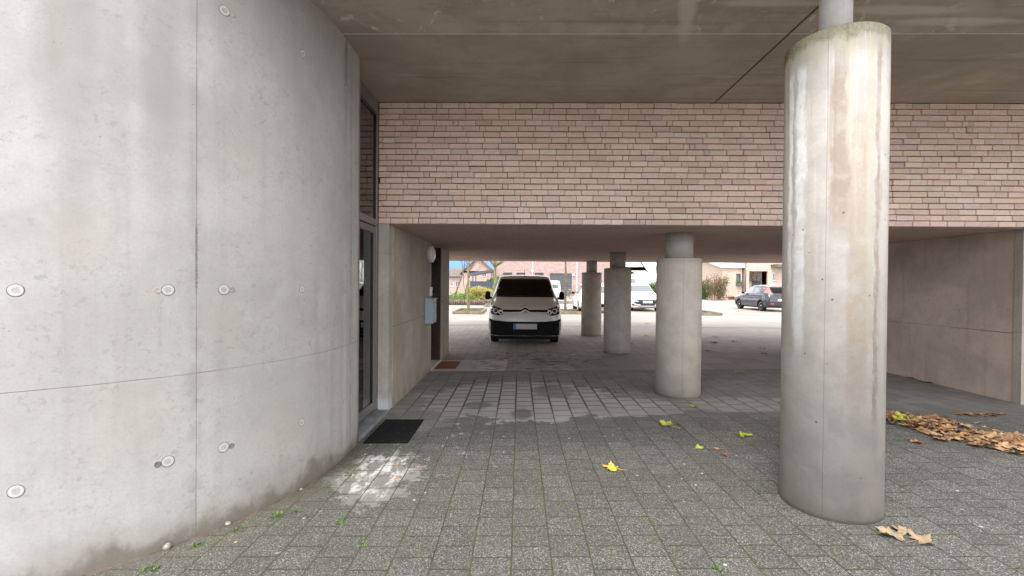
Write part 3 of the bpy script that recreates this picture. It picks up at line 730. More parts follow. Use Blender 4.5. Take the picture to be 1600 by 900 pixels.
# ------------------------------------------------------------------ vehicles: a lofted shell with panels draped on it
class Car:
    def __init__(s, name, label, cat, st, paint, loc, rz=0, sc=1, group=None, ds=.07):
        s.t = thing(name, label, cat, loc, rz, group); s.t.scale = (sc, sc, sc)
        # st: (y, [(x,z) half profile, bottom -> roof centre]) all with the same count
        rows = []
        for (y0, p0), (y1, p1) in zip(st, st[1:]):
            k = max(1, int((y1-y0)/ds))
            for i in range(k):
                f = i/k; rows.append((y0+(y1-y0)*f, [(a[0]+(b[0]-a[0])*f, a[1]+(b[1]-a[1])*f) for a, b in zip(p0, p1)]))
        rows.append(st[-1])
        G = []
        for y, p in rows:
            q = []
            for a, b in zip(p, p[1:]):
                k = 4
                for i in range(k): q.append(Vector((a[0]+(b[0]-a[0])*i/k, y, a[1]+(b[1]-a[1])*i/k)))
            q.append(Vector((p[-1][0], y, p[-1][1])))
            G.append(q)
        for _ in range(3):
            H = [[v.copy() for v in r] for r in G]
            for i in range(1, len(G)-1):
                for j in range(1, len(G[0])-1):
                    H[i][j] = G[i][j]*.5 + (G[i-1][j]+G[i+1][j])*.125 + (G[i][j-1]+G[i][j+1])*.125
                H[i][-1] = G[i][-1]*.5 + (G[i-1][-1]+G[i+1][-1])*.25
            G = H
        vs = []; n = len(G[0])
        for r in G: vs += r + [Vector((-v.x, v.y, v.z)) for v in r[:-1]][::-1]
        m = 2*n-1
        fs = [(i*m+k, i*m+(k+1)%m, (i+1)*m+(k+1)%m, (i+1)*m+k) for i in range(len(G)-1) for k in range(m)]
        fs += [list(range(m))[::-1], [(len(G)-1)*m+k for k in range(m)]]
        s.vs, s.fs, s.paint = vs, fs, paint
        s.bvh = BVHTree.FromPolygons(vs, fs)
    def body(s, arches):
        mb = MB(); mb.add(s.vs, s.fs, True)
        o = mb.build('body', s.paint, s.t); me = o.data
        bm = bmesh.new(); bm.from_mesh(me)
        bmesh.ops.recalc_face_normals(bm, faces=bm.faces); bm.to_mesh(me); bm.free()
        cutm = MB()
        for y, r in arches:
            for sx in (-1, 1):
                cutm.lathe([(r, -.5), (r, .5)], Matrix.Translation((sx*1.08, y, r*.93)) @ Matrix.Rotation(R(90), 4, 'Y'), 40)
        c = cutm.build('tmp', None, None, base=False)
        md = o.modifiers.new('b', 'BOOLEAN'); md.object = c; md.operation = 'DIFFERENCE'; md.solver = 'EXACT'
        c.scale = (1, 1, 1); old = o.parent; o.parent = None
        bpy.context.view_layer.update()
        dg = bpy.context.evaluated_depsgraph_get(); new = bpy.data.meshes.new_from_object(o.evaluated_get(dg))
        o.modifiers.clear(); o.data = new; o.parent = old
        bpy.data.objects.remove(c)
        new.materials.clear(); new.materials.append(s.paint)
        for p in new.polygons: p.use_smooth = True; p.material_index = 0
        new.set_sharp_from_angle(angle=R(38))
        s.b = o; return o
    def drape(s, name, poly, m, face, off=.006, th=.02, parent=None, cell=.05, raise_=0):
        # poly in (x,z) for face front/rear, (y,z) for the sides
        bm = bmesh.new()
        f = bm.faces.new([bm.verts.new((u, v, 0)) for u, v in poly])
        us = [p[0] for p in poly]; vv = [p[1] for p in poly]
        for ax, lo, hi in ((0, min(us), max(us)), (1, min(vv), max(vv))):
            k = int((hi-lo)/cell)
            for i in range(1, k+1):
                co = [0, 0, 0]; co[ax] = lo + (hi-lo)*i/(k+1); no = [0, 0, 0]; no[ax] = 1
                bmesh.ops.bisect_plane(bm, geom=bm.verts[:]+bm.edges[:]+bm.faces[:], plane_co=co, plane_no=no, dist=1e-5)
        D = {'front': Vector((0, 1, 0)), 'rear': Vector((0, -1, 0)), 'left': Vector((1, 0, 0)), 'right': Vector((-1, 0, 0)), 'top': Vector((0, 0, -1))}[face]
        last = None; hit = {}
        for v in bm.verts:
            u, w = v.co.x, v.co.y
            o = {'front': Vector((u, -3, w)), 'rear': Vector((u, 9, w)), 'left': Vector((-4, u, w)), 'right': Vector((4, u, w)), 'top': Vector((u, w, 5))}[face]
            h = s.bvh.ray_cast(o, D)
            hit[v] = h[0]
        good = [h for h in hit.values() if h]
        for v in bm.verts:
            h = hit[v]
            if h is None:
                u, w = v.co.x, v.co.y
                key = min(good, key=lambda g: ((g.x-u)**2+(g.z-w)**2) if face in ('front', 'rear') else ((g.y-u)**2+(g.z-w)**2))
                h = {'front': Vector((u, key.y, w)), 'rear': Vector((u, key.y, w)), 'left': Vector((key.x, u, w)), 'right': Vector((key.x, u, w)), 'top': Vector((u, w, key.z))}[face]
            v.co = h - D*(off+raise_)
        r = bmesh.ops.extrude_face_region(bm, geom=bm.faces[:])
        for e in r['geom']:
            if isinstance(e, bmesh.types.BMVert): e.co += D*th
        bmesh.ops.recalc_face_normals(bm, faces=bm.faces)
        me = bpy.data.meshes.new(name); bm.to_mesh(me); bm.free(); me.materials.append(m)
        for p in me.polygons: p.use_smooth = True
        me.set_sharp_from_angle(angle=R(40))
        o = bpy.data.objects.new(name, me); COL.objects.link(o); o.parent = parent or s.b; return o
    def wheel(s, x, y, r, w=.2, part=True):
        sg = 1 if x > 0 else -1
        Mx = Matrix.Translation((x, y, r)) @ Matrix.Rotation(R(90)*sg, 4, 'Y')
        k = r/.31
        wh = MB().lathe([(.12*k, -w*.9), (.12*k, -.05), (.05, -.04)], Mx, 20).build('wheel', M['plastic'], s.t)
        MB().lathe([(r*.66, -w), (r*.93, -w), (r, -w*.85), (r, -w*.15), (r*.94, 0), (r*.70, .004), (r*.66, -.01)], Mx, 36).build('tyre', M['tyre'], wh)
        rm = MB(); rm.lathe([(r*.67, -.02), (r*.66, -.006), (r*.60, -.012), (r*.58, -.035)], Mx, 36)
        for i in range(5):
            a = 2*math.pi*i/5
            q = Mx @ Matrix.Rotation(a, 4, 'Z')
            pts = [(.02*k, -.035*k, -.02), (r*.6, -.028*k, -.012), (r*.6, .028*k, -.012), (.02*k, .035*k, -.02)]
            rm.add([q @ Vector(p) for p in pts] + [q @ (Vector(p) - Vector((0, 0, .02))) for p in pts], [(0, 1, 2, 3), (7, 6, 5, 4), (0, 4, 5, 1), (1, 5, 6, 2), (2, 6, 7, 3), (3, 7, 4, 0)])
        rm.lathe([(.055*k, -.03), (.05*k, -.006), (.001, -.005)], Mx, 20)
        rm.build('rim', M['rim'], wh)
def prof(z0, w0, wm, zb, wb, wr, zr, cr=.015):
    zm = z0 + (zb-z0)*.5
    return [(0, z0), (w0*.9, z0), (w0, z0+.05), (wm, zm), (wb, zb), (wr, zr-.055), (wr-.06, zr-.006), (wr*.5, zr+cr*.7), (0, zr+cr)]
def mirror(poly): return [(-u, v) for u, v in poly][::-1]
def blob(cx, cy, rx, rz, n=16, e=1.0): return [(cx+rx*math.copysign(abs(math.cos(a))**e, math.cos(a)), cy+rz*math.copysign(abs(math.sin(a))**e, math.sin(a))) for a in [2*math.pi*i/n for i in range(n)]]

# parked van facing the camera (all measures in metres)
pvan = at(820, 541, 11.0)
st = [(0.00, prof(.27, .70, .76, .62, .74, .68, .80)), (.05, prof(.24, .80, .85, .72, .84, .78, .90)), (.16, prof(.22, .86, .895, .82, .88, .83, .955)),
      (.45, prof(.21, .90, .912, .98, .885, .82, 1.05)), (.86, prof(.21, .90, .915, 1.10, .88, .79, 1.17)), (.93, prof(.21, .90, .915, 1.14, .875, .80, 1.205)),
      (1.62, prof(.21, .90, .915, 1.17, .875, .715, 1.675, .012)), (1.78, prof(.21, .90, .915, 1.17, .875, .715, 1.725, .02)), (2.6, prof(.21, .90, .915, 1.17, .88, .73, 1.755, .02)),
      (4.0, prof(.21, .90, .915, 1.17, .88, .735, 1.75, .02)), (4.28, prof(.22, .88, .90, 1.15, .86, .72, 1.72, .015)), (4.36, prof(.30, .82, .85, 1.05, .80, .62, 1.60))]
V = Car('parked_van', 'pale van with black bumper parked nose out under the brick building', 'van', st, M['beige_paint'], (pvan.x, 10.95, hfloor(pvan.x, 11)), 0, 1)
V.body([(.92, .36), (3.62, .36)])
hb = V.b
V.drape('windscreen', [(-.77, 1.195), (.77, 1.195), (.735, 1.34), (.66, 1.62), (.62, 1.648), (-.62, 1.648), (-.66, 1.62), (-.735, 1.34)], M['glass'], 'front', .004)
V.drape('cowl', [(-.77, 1.165), (.77, 1.165), (.755, 1.193), (-.755, 1.193)], M['plastic'], 'front', .006)
V.drape('bumper', [(-.885, .245), (-.70, .225), (.70, .225), (.885, .245), (.885, .665), (.72, .625), (.45, .598), (0, .592), (-.45, .598), (-.72, .625), (-.885, .665)], M['plastic'], 'front', .02, .05)
V.drape('air_intake', [(-.42, .27), (.42, .27), (.46, .36), (-.46, .36)], M['plastic'], 'front', .024)
V.drape('grille', [(-.56, .80), (-.30, .80), (.30, .80), (.56, .80), (.56, .905), (.13, .905), (0, .985), (-.13, .905), (-.56, .905)], M['plastic'], 'front', .004)
for z in (.893, .815):
    for sx in (-1, 1):
        p_ = [(.11, z-.010), (.56, z-.008), (.56, z+.008), (.11, z+.010)]
        V.drape('grille_bar', p_ if sx > 0 else mirror(p_), M['chrome'], 'front', .014, .02)
for z in (.893, .815):                              # two stacked chevrons joined to the bars
    p_ = [(-.135, z-.010), (-.10, z-.010), (0, z+.045), (.10, z-.010), (.135, z-.010), (.135, z+.012), (.115, z+.014), (0, z+.078), (-.115, z+.014), (-.135, z+.012)]
    V.drape('chevron_emblem', p_, M['chrome'], 'front', .028, .03, cell=.03)
for sx in (-1, 1):
    hl = [(-.875, .935), (-.82, .975), (-.54, .90), (-.505, .83), (-.54, .765), (-.65, .74), (-.81, .775), (-.875, .83)]
    lamp = V.drape('headlight', hl if sx < 0 else mirror(hl), M['lampclear'], 'front', .012, .03)
    for cx, cz, r_ in ((-.59, .825, .055), (-.71, .85, .060), (-.81, .89, .045)):
        V.drape('lamp_reflector', blob(cx*(-sx), cz, r_, r_, 18), M['reflector'], 'front', .017, .01, parent=lamp, cell=.2)
        V.drape('lamp_lens', blob(cx*(-sx), cz - .012, r_*.45, r_*.45, 14), M['lampclear'], 'front', .021, .01, parent=lamp, cell=.2)
    fl = [(-.87, .40), (-.83, .38), (-.835, .58), (-.87, .62)]
    V.drape('bumper_trim', fl if sx < 0 else mirror(fl), M['alu'], 'front', .024, .02)
pl = V.drape('number_plate', [(-.285, .418), (.285, .418), (.285, .545), (-.285, .545)], M['plate'], 'front', .042, .02, cell=.5)
V.drape('blue_strip', [(-.283, .42), (-.215, .42), (-.215, .543), (-.283, .543)], M['eu_blue'], 'front', .045, .01, parent=pl, cell=.5)
for sx in (-1, 1):
    q = lambda a: (a[0]*sx, a[1], a[2])
    mr = MB(); mr.tube([q((.86, 1.02, 1.13)), q((.93, 1.0, 1.14))], [.04, .035], 10, flat=.6); 
    mo = mr.build('mirror', M['plastic'], V.t)
    cb = MB(); cb.add([q(v) for v in [(.90, .93, 1.10), (1.02, .96, 1.09), (1.04, .97, 1.16), (1.03, .97, 1.27), (.99, .96, 1.315), (.92, .94, 1.305), (.895, .93, 1.22),
                             (.91, 1.07, 1.11), (1.01, 1.06, 1.10), (1.03, 1.06, 1.16), (1.02, 1.06, 1.26), (.98, 1.06, 1.30), (.92, 1.07, 1.29), (.90, 1.07, 1.22)]],
                      [(0, 1, 2, 3, 4, 5, 6), (13, 12, 11, 10, 9, 8, 7)] + [(i, (i+1) % 7, (i+1) % 7+7, i+7) for i in range(7)])
    cb.build('mirror_shell', M['plastic'], mo, bevel=.012)
    wn = [(1.45, 1.18), (2.45, 1.18), (2.45, 1.56), (1.80, 1.56)]
    V.drape('side_window', wn, M['glass'], 'left' if sx < 0 else 'right', .004)
    for yy in (.92, 3.62): V.wheel(sx*.87, yy, .325, .2)
MB().tube([(0, 1.9, 1.735), (0, 1.93, 1.76), (0, 2.06, 1.93)], [.012, .006, .003], 8).build('aerial', M['plastic'], V.t)
MB().box((-.04, 1.72, 1.70), (.04, 1.80, 1.728)).build('aerial_base', M['plastic'], V.t, bevel=.008)
MB().box((-.80, .10, .155), (.80, .40, .235)).build('front_valance', M['plastic'], V.t, bevel=.02)
MB().box((-.75, .42, .17), (.75, 4.1, .30)).build('underbody', M['plastic'], V.t)
for sx in (-1, 1):
    MB().prism([(.30, .22), (.56, .22), (.56, 1.0), (.30, .85)], lambda u, v, w: Vector((-sx*u if 0 else sx*(.62)+w*sx*-1, u+.05, v)), .02).build('arch_liner', M['plastic'], V.t)
for a, b in ((-.70, .02), (-.05, .62)):              # wiper blades at rest
    MB().tube([(a, .86, 1.215), (b, .93, 1.24)], .008, 6).build('wiper', M['plastic'], V.t)

def hatch_st(L=4.1, W=.86, H=1.48, hood=.98, ws=1.15, roof=1.95):
    W2 = W
    return [(0, prof(.28, W*.72, W*.8, .55, W*.78, W*.68, .68)), (.06, prof(.22, W*.86, W*.93, .62, W*.90, W*.8, .76)), (.25, prof(.19, W*.95, W, .72, W*.96, W*.86, .84)),
            (.9, prof(.18, W*.98, W, .86, W*.96, W*.84, hood-.02)), (ws, prof(.18, W*.98, W, .92, W*.95, W*.82, hood+.04)),
            (roof, prof(.18, W*.98, W, .95, W*.95, W*.68, H-.03)), (roof+.35, prof(.18, W*.98, W, .96, W*.95, W*.69, H, .02)), (L*.72, prof(.18, W*.98, W, .99, W*.95, W*.69, H-.02, .02)),
            (L-.42, prof(.20, W*.98, W, 1.0, W*.94, W*.66, H-.08)), (L-.14, prof(.26, W*.95, W*.98, .98, W*.90, W*.62, 1.14)), (L-.03, prof(.30, W*.86, W*.92, .86, W*.84, W*.62, .98)), (L, prof(.34, W*.8, W*.86, .72, W*.78, W*.6, .82))]
def car_common(c, L, W, wr=.31, glass='glass_lit', ya=.78, yb=None, roof=1.95, H=1.48):
    yb = yb or L - .72
    c.body([(ya, wr+.035), (yb, wr+.035)])
    for sx in (-1, 1):
        for y in (ya, yb): c.wheel(sx*(W-.035), y, wr)
        sd = 'left' if sx < 0 else 'right'
        c.drape('side_window', [(1.42, .985), (2.36, 1.01), (2.36, H-.12), (1.98, H-.125)], M[glass], sd, .004)
        c.drape('side_window', [(2.43, 1.01), (3.12, 1.04), (3.02, H-.15), (2.43, H-.12)], M[glass], sd, .004)
        MB().box((min(sx*(W-.02), sx*(W+.13)), 1.42, .96), (max(sx*(W-.02), sx*(W+.13)), 1.50, 1.08)).build('mirror', M['plastic'], c.t, bevel=.02)
        c.drape('sill_trim', [(ya+.38, .20), (yb-.38, .20), (yb-.38, .26), (ya+.38, .26)], M['plastic'], sd, .008)
        for yy in (2.41, 1.35): c.drape('door_gap', [(yy-.005, .28), (yy+.005, .28), (yy+.005, .97), (yy-.005, .97)], M['alu_dark'], sd, .003, .01, cell=.1)
    return c
# dark hatchback, seen from behind
dc = Car('parked_hatchback', 'dark navy hatchback seen from behind in front of the pink house', 'car', hatch_st(4.05, .86, 1.49), M['navy_paint'], (15.36, 26.75+4.25, .0), R(180), 1.05)
car_common(dc, 4.05, .86, .31)
Lr = 4.05
dc.drape('rear_window', [(-.56, 1.03), (.56, 1.03), (.50, 1.36), (-.50, 1.36)], M['glass'], 'rear', .005)
dc.drape('bumper', [(-.76, .34), (.76, .34), (.76, .56), (-.76, .56)], M['navy_paint'], 'rear', .03)
for sx in (-1, 1):
    p_ = [(.56, 1.02), (.70, 1.0), (.70, 1.10), (.62, 1.34), (.54, 1.34)]
    dc.drape('tail_light', p_ if sx > 0 else mirror(p_), M['pink'], 'rear', .012, .05)
    p_ = [(.48, .42), (.70, .42), (.70, .47), (.48, .47)]
    dc.drape('fog_light', p_ if sx > 0 else mirror(p_), M['red'], 'rear', .04, .03)
    p_ = [(3.58, 1.05), (3.84, 1.03), (3.82, 1.16), (3.64, 1.36), (3.56, 1.34)]
    dc.drape('tail_light_side', p_, M['pink'], 'left' if sx < 0 else 'right', .01)
dc.drape('number_plate', [(-.26, .60), (.26, .60), (.26, .71), (-.26, .71)], M['plate_w'], 'rear', .02, .02, cell=.5)
# white compact, seen from behind, beside the farthest column
wc = Car('white_compact', 'white compact car seen from behind, partly hidden by the farthest column', 'car', hatch_st(3.9, .86, 1.60), M['white_paint'], (4.06, 24.0+3.9, 0), R(180), 1.0)
car_common(wc, 3.9, .86, .31, H=1.60)
wc.drape('rear_window', [(-.56, 1.06), (.56, 1.06), (.50, 1.42), (-.50, 1.42)], M['glass_lit'], 'rear', .005)
wc.drape('bumper', [(-.76, .32), (.76, .32), (.76, .50), (-.76, .50)], M['plastic'], 'rear', .02)
for sx in (-1, 1):
    wc.drape('tail_light', blob(.66*sx, .98, .085, .13, 16, .8), M['red'], 'rear', .012, .05)
    wc.drape('reversing_lamp', blob(.66*sx, .97, .035, .045, 12), M['white'], 'rear', .018, .02)
wc.drape('number_plate', [(-.26, .66), (.26, .66), (.26, .77), (-.26, .77)], M['plate_w'], 'rear', .02, .02, cell=.5)
# white crossover facing the camera
gc = Car('white_crossover', 'white crossover facing the camera with black grille, between the second and third columns', 'car', hatch_st(4.3, .90, 1.60, 1.05), M['white_paint'], (7.27, 25.8, 0), 0, 1.0)
car_common(gc, 4.3, .90, .34, H=1.60)
gc.drape('windscreen', [(-.70, 1.12), (.70, 1.12), (.56, 1.50), (-.56, 1.50)], M['glass_lit'], 'front', .005)
gb = gc.drape('lower_grille', [(-.84, .34), (.84, .34), (.86, .62), (.62, .66), (.30, .70), (-.30, .70), (-.62, .66), (-.86, .62)], M['navy_paint'], 'front', .015, .03)
for sx in (-1, 1):
    p_ = [(-.86, .70), (-.82, .76), (-.52, .71), (-.55, .67)]
    gc.drape('headlight', p_ if sx < 0 else mirror(p_), M['lampclear'], 'front', .02, .03)
    p_ = [(-.82, .62), (-.50, .60), (-.50, .57), (-.74, .56), (-.79, .50), (-.66, .43), (-.40, .40), (-.40, .37), (-.70, .38), (-.86, .48)]
    gc.drape('white_bumper_blade', p_ if sx < 0 else mirror(p_), M['white_paint'], 'front', .03, .02)
gc.drape('chin', [(-.5, .24), (.5, .24), (.55, .30), (-.55, .30)], M['alu'], 'front', .03, .02)
np_ = gc.drape('number_plate', [(-.27, .49), (.27, .49), (.27, .61), (-.27, .61)], M['plate_w'], 'front', .035, .02, cell=.5)
for k in range(6): gc.drape('plate_character', [(-.2+.07*k, .52), (-.165+.07*k, .52), (-.165+.07*k, .58), (-.2+.07*k, .58)], M['plate_red'], 'front', .038, .01, parent=np_, cell=.5)
def big_van(x, y, rz, lb, sc=1, rack=False, H=2.5, name='white_van'):
    W = .98
    s_ = [(0, prof(.35, .75, .85, .70, .84, .76, .95)), (.08, prof(.28, .88, .95, .85, .92, .84, 1.08)), (.5, prof(.25, .95, W, 1.1, .95, .86, 1.28)), (.85, prof(.25, .95, W, 1.2, .95, .86, 1.40)),
          (1.6, prof(.25, .95, W, 1.3, .96, .80, H-.12)), (2.0, prof(.25, .95, W, 1.3, .96, .82, H, .03)), (4.9, prof(.25, .95, W, 1.3, .96, .82, H, .03)), (5.1, prof(.3, .93, .96, 1.3, .94, .80, H-.04))]
    c = Car(name, lb, 'van', s_, M['white_paint'], (x, y, 0), rz, sc, ds=.15)
    c.body([(.9, .37), (4.1, .37)])
    c.drape('windscreen', [(-.78, 1.50), (.78, 1.50), (.68, H-.32), (-.68, H-.32)], M['glass_lit'], 'front', .005)
    c.drape('bumper', [(-.85, .32), (.85, .32), (.85, .62), (-.85, .62)], M['plastic'], 'front', .02)
    for sx in (-1, 1):
        p_ = [(-.86, .85), (-.60, .85), (-.62, 1.0), (-.84, 1.08)]
        c.drape('headlight', p_ if sx < 0 else mirror(p_), M['lampclear'], 'front', .01)
        c.drape('side_window', [(1.5, 1.4), (2.2, 1.4), (2.2, 1.9), (1.75, 1.9)], M['glass_lit'], 'left' if sx < 0 else 'right', .004)
        c.drape('tail_light', [(sx*.84-.05, .9), (sx*.84+.05, .9), (sx*.84+.05, 1.3), (sx*.84-.05, 1.3)], M['red'], 'rear', .01)
        for yy in (.9, 4.1): c.wheel(sx*.94, yy, .34)
    c.drape('rear_window', [(-.65, H-.95), (.65, H-.95), (.62, H-.45), (-.62, H-.45)], M['glass_lit'], 'rear', .005)
    if rack:
        rk = MB()
        for yy in (1.9, 3.0, 4.2): rk.tube([(-.8, yy, H+.14), (.8, yy, H+.14)], .025, 8); rk.tube([(-.75, yy, H-.02), (-.75, yy, H+.14)], .02, 6); rk.tube([(.75, yy, H-.02), (.75, yy, H+.14)], .02, 6)
        for xx in (-.5, -.2, .35, .6): rk.tube([(xx, 1.7, H+.19), (xx+.05, 4.6, H+.20)], .035, 8)
        for k in range(7): rk.tube([(-.5, 1.9+k*.4, H+.19), (-.2, 1.9+k*.4, H+.2)], .015, 6)
        rk.tube([(.2, 1.65, H+.2), (.75, 1.7, H+.28)], .03, 8)
        rk.build('roof_rack', M['plastic'], c.t)
    return c
big_van(9.3, 38.0, 0, 'tall white van with ladders on its roof rack behind the white crossover', 1, True, 2.38)
big_van(3.45, 50.0, R(180), 'small white van standing before the dark garage door of the rose brick building', .8, False, 2.35, 'delivery_van')
big_van(at(754, 440, 56).x, 56, 0, 'white van behind the navy fence, only its roof showing', .82, False, 2.2, 'distant_van')

# ------------------------------------------------------------------ trees and plants
def tree(name, lb, x, y, rad, H, fork, seed, bark, group, cat='tree', lean=(0, 0), twigs=1.0, z0=0, pollard=False, dens=4):
    rg = random.Random(seed); t = thing(name, lb, cat, (x, y, z0), 0, group)
    def path(p, d, L, r, k=6, wob=.09, up=.05):
        pts = [p.copy()]; rs = [r]
        for i in range(k):
            d = (d + Vector((rg.uniform(-wob, wob), rg.uniform(-wob, wob), rg.uniform(-wob, wob)*.6 + up))).normalized()
            pts.append(pts[-1] + d*L/k); rs.append(r*(1-.72*(i+1)/k))
        return pts, rs, d
    tb = MB(); base = [Vector((0, 0, -.1)), Vector((0, 0, .05))]
    k = 8; pts = [Vector((0, 0, -.05)), Vector((0, 0, .06))]; rs = [rad*1.5, rad*1.15]
    for i in range(1, k+1):
        f = i/k; pts.append(Vector((lean[0]*f + rg.uniform(-.4, .4)*rad, lean[1]*f + rg.uniform(-.4, .4)*rad, fork*f))); rs.append(rad*(1 - .35*f))
    topd = Vector((lean[0]*.3, lean[1]*.3, 1)).normalized(); p0 = pts[-1]
    lead, lr, _ = path(p0, topd, H-fork, rs[-1], 7)
    tb.tube(pts + lead[1:], rs + lr[1:], 10); tb.build('trunk', bark, t)
    cb = MB(); trunkline = lead
    def rec(p, d, L, r, depth):
        q, qr, _ = path(p, d, L, r, 5, .14)
        cb.tube(q, qr, 6 if depth < 2 else 4, caps=False)
        if depth >= 3: return
        for i in range(dens if depth < 2 else int(dens*twigs)):
            j = rg.randint(1, 5); a = rg.uniform(0, 2*math.pi)
            dd = (q[j]-q[j-1]).normalized(); sdir = Vector((math.cos(a), math.sin(a), rg.uniform(.0, .7)))
            rec(q[j], (dd*.7 + sdir*.75).normalized(), L*rg.uniform(.4, .62), max(.006, qr[j]*.6), depth+1)
    nb = 7 if not pollard else 9
    for i in range(nb):
        a = 2*math.pi*(i*.618) + rg.uniform(-.3, .3); j = rg.randint(0, 4) if not pollard else 0
        el = rg.uniform(.45, 1.1)
        rec(trunkline[j], Vector((math.cos(a), math.sin(a), el)).normalized(), (H-fork)*rg.uniform(.45, .75), rs[-1]*rg.uniform(.4, .6), 1)
    cb.build('crown', bark, t); return t
PT = 'young street trees in timber edged pits'
tree('street_tree', 'slim yellow green mossy young tree in a timber edged pit, left of the parked van', -2.74, 24.4, .075, 5.2, 2.35, 2, M['bark'], PT)
tree('street_tree', 'thick pollarded mossy tree just behind the left side of the parked van', -1.62, 30.5, .13, 4.6, 2.6, 5, M['bark'], PT, pollard=True)
tree('street_tree', 'thin knotty bare young tree right of the parked van', 2.52, 24.6, .07, 5.0, 2.9, 8, M['bark2'], PT)
tree('street_tree', 'bare young street tree hidden behind the second column', 9.1, 24.6, .07, 5.0, 2.6, 11, M['bark2'], PT)
def pit(x, y, w, d, lb):
    t = thing('tree_pit', lb, 'tree pit', (x, y, 0), 0, 'timber edged tree pits'); e = .10; h = .14
    for a, b in (((-w/2, -d/2, 0), (w/2, -d/2+e, h)), ((-w/2, d/2-e, 0), (w/2, d/2, h)), ((-w/2, -d/2+e, 0), (-w/2+e, d/2-e, h)), ((w/2-e, -d/2+e, 0), (w/2, d/2-e, h))):
        MB().box(a, b).build('edge_board', M['timber'], t, bevel=.008)
    MB().box((-w/2+e, -d/2+e, .004), (w/2-e, d/2-e, .05)).build('soil', M['soil'], t)
pit(-2.55, 24.0, 1.5, 3.2, 'timber edged pit around the mossy young tree left of the van')
pit(-1.5, 30.6, 1.5, 2.2, 'timber edged pit around the pollarded tree behind the van')
pit(2.9, 24.2, 1.5, 2.4, 'timber edged pit around the thin tree right of the van')
pit(9.45, 24.2, 1.6, 2.4, 'timber edged pit showing beside the second column')
pit(4.6, 36.5, 3.2, 1.6, 'timber edged pit farther back beside the white compact car')
def foliage(mb, c, rad, n, size, rg, flat=.0):
    c = Vector(c)
    lumps = [(Vector((rg.uniform(-.6, .6)*rad[0], rg.uniform(-.6, .6)*rad[1], rg.uniform(-.55, .6)*rad[2])), rg.uniform(.35, .7)) for _ in range(14)]
    for i in range(n):
        lp, lr = rg.choice(lumps)
        d = Vector((rg.gauss(0, 1), rg.gauss(0, 1), rg.gauss(0, 1))).normalized() * (rg.random()**.45)
        p = c + lp + Vector((d.x*rad[0], d.y*rad[1], d.z*rad[2]))*lr
        if p.z < .02: p.z = rg.uniform(.02, .1)
        a = Vector((rg.gauss(0, 1), rg.gauss(0, 1), rg.gauss(0, 1))).normalized(); b = a.orthogonal().normalized(); s = size*rg.uniform(.6, 1.4)
        mb.add([p - a*s, p + b*s*.5, p + a*s, p - b*s*.5], [(0, 1, 2, 3)])
def shrub(name, lb, x, y, rad, n, size, m, seed, cat='shrub', group=None, z0=0):
    rg = random.Random(seed); t = thing(name, lb, cat, (x, y, z0), 0, group)
    mb = MB(); foliage(mb, (0, 0, rad[2]*.95), rad, n, size, rg); mb.build('foliage', m, t)
    st_ = MB()
    for i in range(9):
        a = rg.uniform(0, 6.28); e = Vector((math.cos(a)*rad[0]*.55, math.sin(a)*rad[1]*.55, rad[2]*rg.uniform(1, 1.7)))
        st_.tube([Vector((0, 0, -.02)), e*.5 + Vector((0, 0, .1)), e], [.03, .02, .008], 5)
    st_.build('stems', M['bark2'], t); return t
# planting bed
bedm = MB(); bedm.box((-26, 31.95, -.02), (-2.3, 44, .30)); o = bedm.build('bed_soil', M['soil']); tag(o, kind='structure')
eg = thing('bed_edging', 'row of short upright timber palisades edging the planting bed', 'edging', (-10, 31.85, 0))
em = MB(); rg = random.Random(9); x = -20.
while x < -2.1:
    em.lathe([(.075, -.02), (.075, .34 + rg.uniform(-.02, .02)), (.05, .37), (.002, .375)], Matrix.Translation((x, 31.85, 0)), 10); x += .155
for k in range(80): em.lathe([(.075, -.02), (.075, .34), (.05, .37), (.002, .375)], Matrix.Translation((-2.15, 32.0+.155*k, 0)), 8)
em.build('palisades', M['edging'], eg, world=True)
gm = MB(); rg = random.Random(21)
for k in range(60): foliage(gm, (rg.uniform(-16, -2.5), 32.4 + rg.random()**1.5*10, .42 + rg.random()*.12), (.6, .6, .28 + rg.random()*.15), 190, .05, rg)
tag(gm.build('ground_cover', M['f_green'], base=False), 'bright green low plants filling the bed behind the palisades', 'ground cover', kind='stuff')
shrub('yellow_shrub', 'big yellowing loose shrub in the bed, left of the van beside its mirror', -2.75, 33.6, (.95, .8, .52), 4200, .05, M['f_yellow'], 3, z0=.3)
shrub('yellow_shrub', 'smaller yellow green shrub at the far end of the bed, below the navy fence', -3.5, 36.5, (.9, .8, .5), 2600, .05, M['f_yellow'], 4, z0=.3)
shrub('green_shrub', 'rounded green shrub showing above the navy fence', -2.4, 52, (1.5, 1.2, 1.25), 2500, .12, M['f_hedge'], 6)
BT = 'bare young trees in the planting bed'
tree('bare_tree', 'slanting bare tree at the left edge of the view in the bed', -4.95, 34.5, .06, 5, 2.2, 31, M['bark2'], BT, lean=(.75, 0), z0=.3)
tree('bare_tree', 'thin bare sapling in the bed between the slanting tree and the mossy street tree', -4.35, 36, .04, 4.2, 1.6, 33, M['bark2'], BT, lean=(.3, 0), z0=.3)
tree('bare_tree', 'many stemmed bare tree at the back of the bed behind the mossy street tree', -4.6, 40, .05, 4.6, 1.2, 35, M['bark2'], BT, lean=(-.3, 0), z0=.3)
tree('bare_tree', 'bare tree in the bed hidden by the end of the recess wall', -6.6, 35.5, .06, 5, 2.0, 36, M['bark'], BT, lean=(.3, 0), z0=.3)

